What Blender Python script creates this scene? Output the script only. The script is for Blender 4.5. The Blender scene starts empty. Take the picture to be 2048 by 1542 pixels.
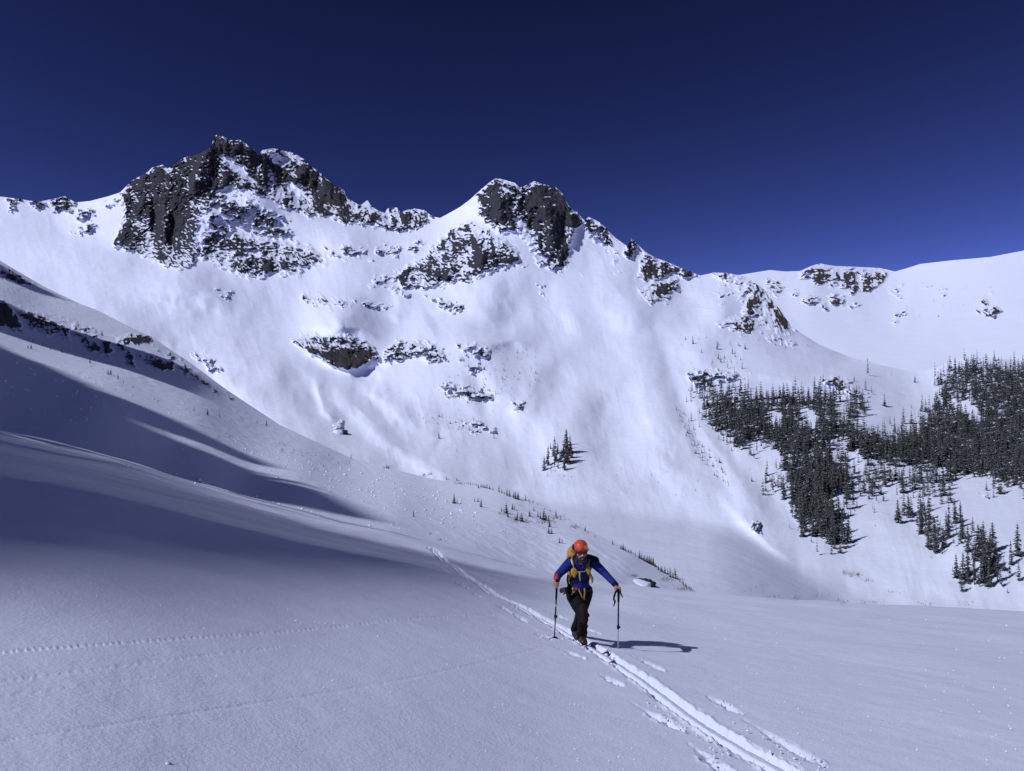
import bpy, bmesh, math, random
import numpy as np
from mathutils import Vector, Matrix

random.seed(7)
RNG = np.random.default_rng(11)
S = bpy.context.scene
COL = S.collection

# ------------------------------------------------------------------ camera
F_PX = 1540.0                       # focal length in pixels of the 2048 wide photograph
PITCH = math.radians(3.0)
cam_data = bpy.data.cameras.new('camera')
cam_data.sensor_width = 36.0
cam_data.lens = 36.0 * F_PX / 2048.0
cam_data.clip_start = 0.1
cam_data.clip_end = 12000.0
cam = bpy.data.objects.new('camera', cam_data)
cam.rotation_euler = (math.pi / 2 + PITCH, 0, 0)
COL.objects.link(cam)
S.camera = cam

# ------------------------------------------------------------------ sun and sky
SUN_EL = math.radians(40.0)
SUN_BEHIND = math.radians(30.0)     # the sun stands to the left and a little behind the camera
SUN_DIR = Vector((-math.cos(SUN_EL) * math.cos(SUN_BEHIND), -math.cos(SUN_EL) * math.sin(SUN_BEHIND), math.sin(SUN_EL)))
sun_data = bpy.data.lights.new('sun', 'SUN')
sun_data.energy = 3.2
sun_data.angle = math.radians(0.53)
sun_data.color = (0.905, 0.92, 1.0)
sun = bpy.data.objects.new('sun', sun_data)
sun.rotation_euler = SUN_DIR.to_track_quat('Z', 'Y').to_euler()
sun.location = SUN_DIR * 500
COL.objects.link(sun)

world = bpy.data.worlds.new('World')
S.world = world
world.use_nodes = True
wn = world.node_tree
wn.nodes.clear()
w_out = wn.nodes.new('ShaderNodeOutputWorld')
w_bg = wn.nodes.new('ShaderNodeBackground')
w_sky = wn.nodes.new('ShaderNodeTexSky')
w_sky.sky_type = 'NISHITA'
w_sky.sun_disc = False
w_sky.sun_elevation = SUN_EL
w_sky.sun_rotation = math.atan2(SUN_DIR.x, SUN_DIR.y)
w_sky.altitude = 4000
w_sky.air_density = 0.7
w_sky.dust_density = 0.8
w_sky.ozone_density = 6.0
w_bg.inputs['Strength'].default_value = 0.055
w_gam = wn.nodes.new('ShaderNodeGamma')
w_gam.inputs['Gamma'].default_value = 2.2
w_mul = wn.nodes.new('ShaderNodeMix'); w_mul.data_type = 'RGBA'; w_mul.blend_type = 'MULTIPLY'
w_mul.inputs[0].default_value = 1.0
w_mul.inputs[7].default_value = (1.27, 0.43, 0.29, 1)
wn.links.new(w_sky.outputs[0], w_gam.inputs['Color'])
wn.links.new(w_gam.outputs[0], w_mul.inputs[6])
wn.links.new(w_mul.outputs[2], w_bg.inputs['Color'])
wn.links.new(w_bg.outputs[0], w_out.inputs['Surface'])

S.view_settings.view_transform = 'Standard'
S.view_settings.look = 'None'
S.view_settings.exposure = 0.0
S.view_settings.gamma = 1.0
S.view_settings.use_curve_mapping = False
S.cycles.max_bounces = 14
S.cycles.diffuse_bounces = 8

# ------------------------------------------------------------------ picture geometry
CP, SP = math.cos(PITCH), math.sin(PITCH)

def rays(u, v):
    """direction with y = 1 of the sight line through a point of the photograph"""
    cx = (np.asarray(u, float) - 1024.0) / F_PX
    cy = (771.0 - np.asarray(v, float)) / F_PX
    dy = CP - cy * SP
    dz = SP + cy * CP
    return cx / dy, dz / dy

def at(u, v, Y):
    kx, kz = rays(u, v)
    return Vector((float(kx) * Y, Y, float(kz) * Y))

def project(x, y, z):
    d = y * CP + z * SP
    up = -y * SP + z * CP
    return 1024.0 + F_PX * x / d, 771.0 - F_PX * up / d

# ------------------------------------------------------------------ noise
_perm = np.random.default_rng(3).permutation(256).astype(np.int32)
_perm = np.concatenate([_perm, _perm, _perm])
_grad = np.random.default_rng(4).normal(size=(256, 3)).astype(np.float32)
_grad /= np.linalg.norm(_grad, axis=1)[:, None]

def noise(x, y, z=0.0):
    x = np.asarray(x, np.float32); y = np.asarray(y, np.float32) + 0 * x; z = np.asarray(z, np.float32) + 0 * x
    xi = np.floor(x).astype(np.int32); yi = np.floor(y).astype(np.int32); zi = np.floor(z).astype(np.int32)
    xf = x - xi; yf = y - yi; zf = z - zi
    fu = xf * xf * xf * (xf * (xf * 6 - 15) + 10)
    fv = yf * yf * yf * (yf * (yf * 6 - 15) + 10)
    fw = zf * zf * zf * (zf * (zf * 6 - 15) + 10)
    out = 0
    for dx in (0, 1):
        a = _perm[(xi + dx) & 255]
        wx = fu if dx else 1 - fu
        for dy in (0, 1):
            b = _perm[(a + ((yi + dy) & 255))]
            wy = fv if dy else 1 - fv
            for dz in (0, 1):
                g = _grad[_perm[b + ((zi + dz) & 255)]]
                wz = fw if dz else 1 - fw
                out = out + wx * wy * wz * (g[..., 0] * (xf - dx) + g[..., 1] * (yf - dy) + g[..., 2] * (zf - dz))
    return out * 1.6

def fbm(x, y, z=0.0, octaves=4, gain=0.5):
    s, a, f = 0, 1.0, 1.0
    for i in range(octaves):
        s = s + a * noise(x * f + 17.3 * i, y * f + 5.1 * i, z * f + 9.7 * i)
        a *= gain; f *= 2.03
    return s

def ridged(x, y, z=0.0, octaves=4, gain=0.55):
    s, a, f = 0, 1.0, 1.0
    for i in range(octaves):
        s = s + a * (1 - 2 * np.abs(noise(x * f + 3.3 * i, y * f + 15.1 * i, z * f + 2.7 * i)))
        a *= gain; f *= 2.07
    return s

def sstep(a, b, x):
    t = np.clip((x - a) / (b - a), 0, 1)
    return t * t * (3 - 2 * t)

# ------------------------------------------------------------------ curves and masks drawn over the photograph
def curve(pts):
    p = np.array(pts, float)
    return lambda u: np.interp(u, p[:, 0], p[:, 1])

def tps(pts):
    """thin plate spline through (u, v, depth), in log depth"""
    p = np.array(pts, float)
    X = p[:, :2] / 500.0
    n = len(X)
    d = np.linalg.norm(X[:, None] - X[None], axis=2)
    K = np.where(d > 0, d * d * np.log(d + 1e-12), 0) + np.eye(n) * 4e-3
    P = np.c_[np.ones(n), X]
    A = np.zeros((n + 3, n + 3))
    A[:n, :n] = K; A[:n, n:] = P; A[n:, :n] = P.T
    sol = np.linalg.solve(A, np.r_[np.log(p[:, 2]), 0, 0, 0])
    w, a = sol[:n], sol[n:]
    def f(u, v):
        u = np.asarray(u, float) / 500.0; v = np.asarray(v, float) / 500.0
        out = a[0] + a[1] * u + a[2] * v
        for i in range(n):
            r2 = (u - X[i, 0]) ** 2 + (v - X[i, 1]) ** 2
            out = out + w[i] * 0.5 * r2 * np.log(r2 + 1e-12)
        return np.exp(out)
    return f

def seg_dist(u, v, pts):
    """distance to a polyline, side of it (+1 = right of the way it runs), place along it 0..1"""
    best = np.full(u.shape, 1e9); side = np.zeros(u.shape); along = np.zeros(u.shape)
    n = len(pts) - 1
    for i in range(n):
        ax, ay = pts[i]; bx, by = pts[i + 1]
        ex, ey = bx - ax, by - ay
        L2 = ex * ex + ey * ey + 1e-9
        t = np.clip(((u - ax) * ex + (v - ay) * ey) / L2, 0, 1)
        dx = u - (ax + t * ex); dy = v - (ay + t * ey)
        d = np.hypot(dx, dy)
        m = d < best
        best = np.where(m, d, best)
        side = np.where(m, np.sign(ex * dy - ey * dx), side)
        along = np.where(m, (i + t) / n, along)
    return best, side, along

def poly_sd(u, v, pts):
    """signed distance to a closed polygon, positive inside"""
    pts = [tuple(p) for p in pts]
    d, _, _ = seg_dist(u, v, pts + [pts[0]])
    inside = np.zeros(u.shape, bool)
    n = len(pts)
    for i in range(n):
        ax, ay = pts[i]; bx, by = pts[(i + 1) % n]
        if ay == by: continue
        c = ((ay > v) != (by > v)) & (u < (bx - ax) * (v - ay) / (by - ay) + ax)
        inside ^= c
    return np.where(inside, d, -d)

def in_box(U, V, pts, m):
    p = np.array(pts, float)
    return (U > p[:, 0].min() - m) & (U < p[:, 0].max() + m) & (V > p[:, 1].min() - m) & (V < p[:, 1].max() + m)

def stroke(field, U, V, pts, amp, wl, wr, fade=True):
    """raise a ridge (amp > 0) or cut a gully (amp < 0) along a line; widths left and right of it"""
    k = in_box(U, V, pts, 2.6 * max(wl, wr))
    if not k.any(): return
    d, s, t = seg_dist(U[k], V[k], pts)
    w = np.where(s > 0, wr, wl)
    d = np.maximum(0, d + w * (0.30 * fbm(U[k] / 70, V[k] / 70, pts[0][0] * 0.013, 3)))
    g = np.exp(-(d / w) ** 2)
    if fade: g = g * sstep(-0.02, 0.38, t) * sstep(1.02, 0.70, t)
    field[k] += amp * g

# ------------------------------------------------------------------ objects
def tag(o, label=None, cat=None, group=None, kind=None):
    if label: o['label'] = label
    if cat: o['category'] = cat
    if group: o['group'] = group
    if kind: o['kind'] = kind
    return o

def link(o, parent=None):
    COL.objects.link(o)
    if parent is not None: o.parent = parent
    return o

def mesh_np(name, verts, faces, mat=None, smooth=True, attrs=None, normals=None):
    """mesh from numpy arrays; faces (n,3) or (n,4)"""
    me = bpy.data.meshes.new(name)
    verts = np.asarray(verts, np.float32); faces = np.asarray(faces, np.int32)
    k = faces.shape[1]
    me.vertices.add(len(verts)); me.vertices.foreach_set('co', verts.ravel())
    me.loops.add(faces.size); me.loops.foreach_set('vertex_index', faces.ravel())
    me.polygons.add(len(faces))
    me.polygons.foreach_set('loop_start', np.arange(0, faces.size, k, dtype=np.int32))
    me.update(calc_edges=True)
    if smooth: me.polygons.foreach_set('use_smooth', np.ones(len(faces), bool))
    for nm, arr in (attrs or {}).items():
        a = me.attributes.new(nm, 'FLOAT', 'POINT'); a.data.foreach_set('value', np.asarray(arr, np.float32).ravel())
    if mat: me.materials.append(mat)
    if normals is not None and smooth:
        me.normals_split_custom_set_from_vertices(np.asarray(normals, np.float32).reshape(-1, 3))
    return me

def grid_faces(nr, nc):
    i = np.arange(nr * nc).reshape(nr, nc)
    return np.stack([i[:-1, :-1], i[1:, :-1], i[1:, 1:], i[:-1, 1:]], -1).reshape(-1, 4)

def grid_normals(P):
    du = np.gradient(P, axis=1); dv = np.gradient(P, axis=0)
    n = np.cross(dv, du)
    n /= np.linalg.norm(n, axis=2)[..., None] + 1e-12
    return n

# ------------------------------------------------------------------ materials
def new_mat(name):
    m = bpy.data.materials.new(name); m.use_nodes = True
    nt = m.node_tree
    b = nt.nodes['Principled BSDF']
    return m, nt, b

def simple_mat(name, col, rough=0.6, var=0.25, scale=20.0, bump=0.0, bscale=80.0, metal=0.0, spec=0.4):
    m, nt, b = new_mat(name)
    tc = nt.nodes.new('ShaderNodeTexCoord')
    n = nt.nodes.new('ShaderNodeTexNoise'); n.inputs['Scale'].default_value = scale; n.inputs['Detail'].default_value = 4
    nt.links.new(tc.outputs['Object'], n.inputs['Vector'])
    r = nt.nodes.new('ShaderNodeValToRGB')
    r.color_ramp.elements[0].position = 0.3; r.color_ramp.elements[1].position = 0.7
    r.color_ramp.elements[0].color = [c * (1 - var) for c in col] + [1]
    r.color_ramp.elements[1].color = [min(1, c * (1 + var)) for c in col] + [1]
    nt.links.new(n.outputs[0], r.inputs[0]); nt.links.new(r.outputs[0], b.inputs['Base Color'])
    b.inputs['Roughness'].default_value = rough; b.inputs['Metallic'].default_value = metal
    b.inputs['Specular IOR Level'].default_value = spec
    if bump:
        n2 = nt.nodes.new('ShaderNodeTexNoise'); n2.inputs['Scale'].default_value = bscale; n2.inputs['Detail'].default_value = 3
        nt.links.new(tc.outputs['Object'], n2.inputs['Vector'])
        bp = nt.nodes.new('ShaderNodeBump'); bp.inputs['Strength'].default_value = bump; bp.inputs['Distance'].default_value = 0.01
        nt.links.new(n2.outputs[0], bp.inputs['Height']); nt.links.new(bp.outputs[0], b.inputs['Normal'])
    return m

SNOW = (0.77, 0.815, 0.985)

def math_node(nt, op, a, b=None, c=None, clamp=False):
    n = nt.nodes.new('ShaderNodeMath'); n.operation = op; n.use_clamp = clamp
    for i, x in enumerate((a, b, c)):
        if x is None: continue
        if isinstance(x, (int, float)): n.inputs[i].default_value = x
        else: nt.links.new(x, n.inputs[i])
    return n.outputs[0]

def tex_noise(nt, vec, scale, detail=4, rough=0.55):
    n = nt.nodes.new('ShaderNodeTexNoise')
    n.inputs['Scale'].default_value = scale; n.inputs['Detail'].default_value = detail; n.inputs['Roughness'].default_value = rough
    if vec is not None: nt.links.new(vec, n.inputs['Vector'])
    return n.outputs[0]

def mix_rgb(nt, fac, a, b):
    n = nt.nodes.new('ShaderNodeMix'); n.data_type = 'RGBA'
    if isinstance(fac, (int, float)): n.inputs[0].default_value = fac
    else: nt.links.new(fac, n.inputs[0])
    for i, x in ((6, a), (7, b)):
        if isinstance(x, tuple): n.inputs[i].default_value = x + (1,)
        else: nt.links.new(x, n.inputs[i])
    return n.outputs[2]

def snow_mat(name, grain=(38.0, 0.012, 0.5), soft=(1.5, 0.05)):
    """snow: a faint uneven white with grain and soft wind relief as bump"""
    m, nt, b = new_mat(name)
    tc = nt.nodes.new('ShaderNodeTexCoord').outputs['Object']
    v = tex_noise(nt, tc, 0.35, 5)
    nt.links.new(mix_rgb(nt, v, tuple(c * 0.94 for c in SNOW), SNOW), b.inputs['Base Color'])
    b.inputs['Roughness'].default_value = 0.75
    b.inputs['Specular IOR Level'].default_value = 0.2
    h1 = tex_noise(nt, tc, grain[0], 4, 0.6)
    h2 = tex_noise(nt, tc, soft[0], 3)
    h = math_node(nt, 'ADD', math_node(nt, 'MULTIPLY', h1, grain[1]), math_node(nt, 'MULTIPLY', h2, soft[1]))
    bp = nt.nodes.new('ShaderNodeBump'); bp.inputs['Strength'].default_value = grain[2]; bp.inputs['Distance'].default_value = 1.0
    nt.links.new(h, bp.inputs['Height']); nt.links.new(bp.outputs[0], b.inputs['Normal'])
    return m

def terrain_mat(name, scale=1.0):
    """snow and rock mixed by the vertex attributes rock (how bare) and warm (grey to brown)"""
    m, nt, b = new_mat(name)
    tc = nt.nodes.new('ShaderNodeTexCoord').outputs['Object']
    def attr(nm):
        a = nt.nodes.new('ShaderNodeAttribute'); a.attribute_name = nm; return a.outputs['Fac']
    rock, warm = attr('rock'), attr('warm')
    n1 = tex_noise(nt, tc, 0.16 * scale, 6, 0.65)
    n2 = tex_noise(nt, tc, 0.5 * scale, 5, 0.6)
    f = math_node(nt, 'ADD', rock, math_node(nt, 'MULTIPLY', math_node(nt, 'SUBTRACT', n1, 0.5), 0.9))
    gate = math_node(nt, 'MULTIPLY', rock, 12.0, clamp=True)
    f = math_node(nt, 'MULTIPLY', math_node(nt, 'MULTIPLY_ADD', f, 6.0, -2.5, clamp=True), gate)
    grey = mix_rgb(nt, n2, (0.013, 0.015, 0.021), (0.072, 0.077, 0.092))
    brown = mix_rgb(nt, n2, (0.035, 0.028, 0.025), (0.16, 0.12, 0.095))
    rockc = mix_rgb(nt, math_node(nt, 'MULTIPLY_ADD', warm, 1.5, -0.35, clamp=True), grey, brown)
    nt.links.new(mix_rgb(nt, f, SNOW, rockc), b.inputs['Base Color'])
    b.inputs['Roughness'].default_value = 0.8
    b.inputs['Specular IOR Level'].default_value = 0.2
    hb = tex_noise(nt, tc, 0.25 * scale, 6, 0.65)
    hs = tex_noise(nt, tc, 0.03 * scale, 5, 0.55)
    h = math_node(nt, 'ADD', math_node(nt, 'MULTIPLY', math_node(nt, 'MULTIPLY', hb, f), 9.0 / scale), math_node(nt, 'MULTIPLY', hs, 2.2 / scale))
    bp = nt.nodes.new('ShaderNodeBump'); bp.inputs['Strength'].default_value = 0.7; bp.inputs['Distance'].default_value = 1.0
    nt.links.new(h, bp.inputs['Height']); nt.links.new(bp.outputs[0], b.inputs['Normal'])
    return m

M_NEAR = snow_mat('near_snow')
M_HILL = terrain_mat('hillside_snow_and_rock', 6.0)
M_MOUNT = terrain_mat('mountain_snow_and_rock', 1.0)

# ================================================================== the far mountain
SKY3 = [(-600, 440), (-300, 410), (-100, 398), (0, 393), (40, 398), (75, 404), (105, 398), (130, 393), (150, 405), (180, 402), (215, 393), (240, 385), (250, 375),
        (262, 362), (290, 348), (305, 335), (325, 330), (335, 339), (345, 331), (370, 315), (395, 309), (418, 300), (425, 285), (430, 270), (445, 272),
        (462, 281), (480, 280), (495, 290), (510, 301), (515, 313), (525, 300), (545, 297), (570, 302), (595, 310), (620, 330), (645, 350), (670, 372),
        (688, 380), (692, 392), (700, 401), (720, 411), (735, 400), (742, 412), (755, 421), (770, 426), (775, 417), (795, 415), (800, 426), (815, 420),
        (830, 417), (850, 421), (862, 432), (880, 436), (895, 428), (920, 414), (940, 399), (960, 381), (980, 364), (993, 356), (1010, 360), (1030, 366),
        (1040, 376), (1052, 371), (1069, 362), (1085, 369), (1110, 374), (1125, 387), (1133, 404), (1145, 420), (1155, 425), (1168, 441), (1178, 434),
        (1195, 442), (1210, 455), (1230, 475), (1255, 493), (1262, 476), (1272, 486), (1290, 503), (1310, 515), (1340, 526), (1370, 540), (1400, 551),
        (1430, 545), (1460, 547), (1490, 553), (1530, 580), (1560, 620), (1585, 655), (1640, 690), (1700, 714), (1760, 730), (1830, 744), (1870, 738),
        (1900, 722), (1950, 712), (2048, 722), (2300, 740), (2700, 760)]
sky3 = curve(SKY3)
SKY2 = [(-600, 260), (-300, 380), (-150, 450), (0, 521), (86, 572), (161, 608), (194, 620), (272, 660), (301, 673), (376, 722), (454, 780), (560, 850), (700, 915),
        (850, 955), (1000, 983), (1085, 1006), (1170, 1057), (1240, 1090), (1300, 1122), (1390, 1186), (1450, 1215), (1600, 1290)]
sky2 = curve(SKY2)
LIP = [(-600, 720), (-300, 785), (0, 862), (100, 884), (200, 907), (400, 967), (600, 1022), (850, 1084), (1000, 1125), (1100, 1149), (1200, 1165), (1390, 1186), (1700, 1207), (2048, 1222), (2600, 1240)]
_lu = np.arange(-900, 2901, 4.0)
_lv = np.interp(_lu, [p[0] for p in LIP], [p[1] for p in LIP])
_k = np.exp(-(np.arange(-40, 41) * 4 / 70.0) ** 2); _k /= _k.sum()
_lv = np.convolve(np.pad(_lv, 40, mode='edge'), _k, 'valid')
def lip(u): return np.interp(u, _lu, _lv)

D3 = [(-600, 440, 1900), (-300, 560, 1500), (-200, 400, 1850), (0, 395, 1800), (130, 400, 1780), (260, 380, 1650), (440, 272, 1750), (560, 300, 1850), (700, 395, 1800), (800, 420, 1700), (870, 432, 1650),
      (1000, 357, 1500), (1100, 370, 1500), (1170, 440, 1430), (1265, 480, 1380), (1330, 530, 1320), (1400, 550, 1280), (1490, 552, 1250),
      (300, 520, 1350), (450, 540, 1280), (600, 520, 1350), (700, 470, 1450), (820, 480, 1450), (500, 400, 1550),
      (780, 560, 1230), (950, 480, 1320), (1000, 560, 1150), (1100, 530, 1230), (1180, 500, 1330),
      (100, 480, 1500), (60, 560, 1200), (200, 600, 1050), (350, 600, 1050), (480, 650, 980), (600, 640, 1050), (800, 640, 1050), (1000, 650, 980), (1150, 640, 1000), (1250, 600, 1080),
      (670, 660, 930), (670, 735, 860), (840, 690, 870), (980, 690, 850), (550, 760, 760), (450, 760, 800), (350, 700, 880), (700, 850, 640), (850, 800, 710), (950, 800, 690),
      (850, 900, 590), (1000, 880, 610), (1050, 800, 690), (1150, 780, 740), (1250, 750, 780), (1320, 650, 960), (1120, 940, 520), (1000, 960, 500), (900, 950, 500), (750, 920, 530), (600, 880, 560),
      (1250, 1000, 470), (1350, 1000, 470), (1300, 880, 590), (1400, 900, 560), (1500, 1000, 450),
      (1540, 600, 1150), (1580, 655, 1050), (1420, 600, 1120), (1400, 680, 900), (1500, 690, 880), (1380, 740, 780), (1550, 740, 780), (1700, 712, 980), (1830, 742, 900), (1700, 760, 760),
      (1750, 850, 600), (1600, 850, 600), (1450, 820, 650), (1880, 720, 900), (1960, 700, 880), (2048, 715, 850), (2300, 730, 830), (1950, 800, 700), (2050, 900, 560), (1900, 950, 500), (1700, 950, 500),
      (1550, 900, 560), (1600, 1050, 400), (1500, 1090, 380), (1750, 1080, 370), (1900, 1080, 345), (2048, 1080, 330), (1700, 1170, 310), (1850, 1180, 300), (1980, 1180, 290), (2048, 1200, 280), (2300, 1220, 270),
      (1440, 1070, 400), (1250, 1080, 405), (1400, 1180, 330), (1100, 1000, 475), (1500, 1180, 305), (2300, 760, 780)]
_d3 = tps(D3)
def depth3(u, v):
    Y = _d3(u, v)
    # the near bank of the valley: an even slope that falls to the right
    kx, kz = rays(u, v)
    q = -kz - 0.10 * kx - 0.04 - 0.055 * sstep(1420, 1760, np.asarray(u, float))
    Yb = np.where(q > 0.005, 28.0 / np.maximum(q, 0.005), 3400.0)
    a, b, k = np.log(Y), np.log(Yb), 0.05
    return np.exp(-k * np.logaddexp(-a / k, -b / k))

# relief of the snow: (line, amount, width left of it, width right of it), in picture pixels
RELIEF3 = [
    ([(447, 375), (420, 420), (395, 460), (388, 520)], 14, 25, 40), ([(447, 375), (520, 400), (620, 440), (700, 470)], 8, 18, 40),
    ([(180, 560), (300, 560), (400, 575), (480, 620)], 16, 45, 30), ([(250, 640), (350, 640), (480, 660), (560, 640)], -10, 40, 40),
    ([(60, 455), (160, 475), (260, 500)], -8, 30, 30), ([(560, 655), (640, 648), (720, 655), (780, 690)], 10, 30, 14),
    ([(985, 540), (985, 600), (970, 660)], 14, 40, 45), ([(930, 570), (890, 640), (860, 660)], -10, 30, 30), ([(1060, 545), (1110, 640), (1140, 690)], -8, 26, 30),
    ([(820, 575), (800, 620), (790, 650)], 9, 24, 24), ([(730, 590), (690, 630), (660, 650)], 8, 24, 26),
    ([(1190, 520), (1250, 600), (1300, 660)], 12, 40, 40), ([(1130, 560), (1200, 650), (1270, 740), (1300, 820)], -6, 36, 40),
    ([(1300, 600), (1320, 670), (1345, 760), (1390, 860), (1450, 960), (1500, 1030)], -8, 40, 20), ([(1250, 640), (1290, 760), (1330, 860), (1380, 950)], 12, 45, 40),
    ([(1370, 760), (1400, 850), (1470, 960), (1560, 1080)], 8, 16, 26), ([(1440, 980), (1490, 1040), (1540, 1090), (1600, 1130)], 12, 30, 12),
    ([(640, 735), (690, 790), (750, 850), (850, 925), (930, 965)], 20, 60, 26), ([(760, 740), (730, 790), (780, 850), (860, 900)], -14, 20, 40),
    ([(630, 735), (636, 780), (650, 820), (690, 850)], 9, 18, 10), ([(560, 720), (600, 780), (650, 840)], -7, 26, 22),
    ([(480, 690), (470, 750), (520, 830)], 10, 30, 30), ([(420, 700), (440, 745), (470, 790)], 6, 16, 14),
    ([(1050, 690), (1080, 740), (1060, 800), (1020, 860)], 9, 50, 30), ([(1090, 720), (1100, 800), (1060, 900), (1020, 960)], -6, 34, 40),
    ([(1150, 720), (1160, 800), (1140, 880), (1110, 950)], 6, 40, 60), ([(1210, 760), (1220, 850), (1230, 960)], -8, 40, 40),
    ([(870, 690), (950, 690), (1030, 680), (1080, 700)], 10, 24, 14), ([(940, 720), (960, 780), (990, 830)], -7, 20, 20),
    ([(1340, 560), (1390, 610), (1400, 660)], -10, 30, 30), ([(1430, 560), (1440, 620), (1400, 700), (1370, 740)], 12, 36, 40),
    ([(1500, 600), (1570, 660), (1680, 715)], 8, 30, 20), ([(1380, 730), (1500, 745), (1640, 760), (1740, 770)], 6, 16, 14),
    ([(1480, 920), (1560, 1010), (1640, 1110)], -6, 26, 26), ([(1620, 880), (1660, 960), (1720, 1060)], 8, 30, 30), ([(1800, 960), (1830, 1060), (1900, 1140)], -7, 34, 30),
    ([(1640, 760), (1680, 800), (1760, 850)], -5, 20, 26), ([(1240, 890), (1340, 930), (1440, 1040)], 6, 50, 40),
    ([(296, 385), (309, 425), (303, 450), (314, 500)], -8, 9, 5), ([(336, 415), (347, 450), (341, 480), (352, 520)], -7, 7, 5), ([(322, 395), (329, 430), (324, 470), (333, 500)], 6, 10, 7),
    ([(430, 275), (400, 330), (380, 400)], 12, 18, 10), ([(500, 300), (560, 360), (620, 420)], -12, 14, 12), ([(570, 305), (640, 360), (700, 430)], 12, 16, 12),
    ([(1075, 372), (1100, 440), (1110, 520)], 14, 16, 12), ([(1040, 385), (1060, 440), (1066, 480)], -10, 10, 10), ([(1135, 400), (1145, 450), (1138, 510)], 9, 10, 6), ([(985, 365), (1000, 410), (1000, 450)], 9, 14, 10),
    ([(940, 445), (960, 500), (970, 540)], 12, 14, 9), ([(890, 480), (900, 530), (890, 570)], 8, 12, 9),
    ([(590, 690), (640, 712), (700, 735), (750, 728)], 10, 16, 10), ([(700, 750), (745, 742), (770, 718)], -16, 14, 18),
    ([(770, 705), (830, 700), (890, 715)], 6, 12, 10), ([(870, 615), (920, 622)], 5, 10, 8),
]
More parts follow.
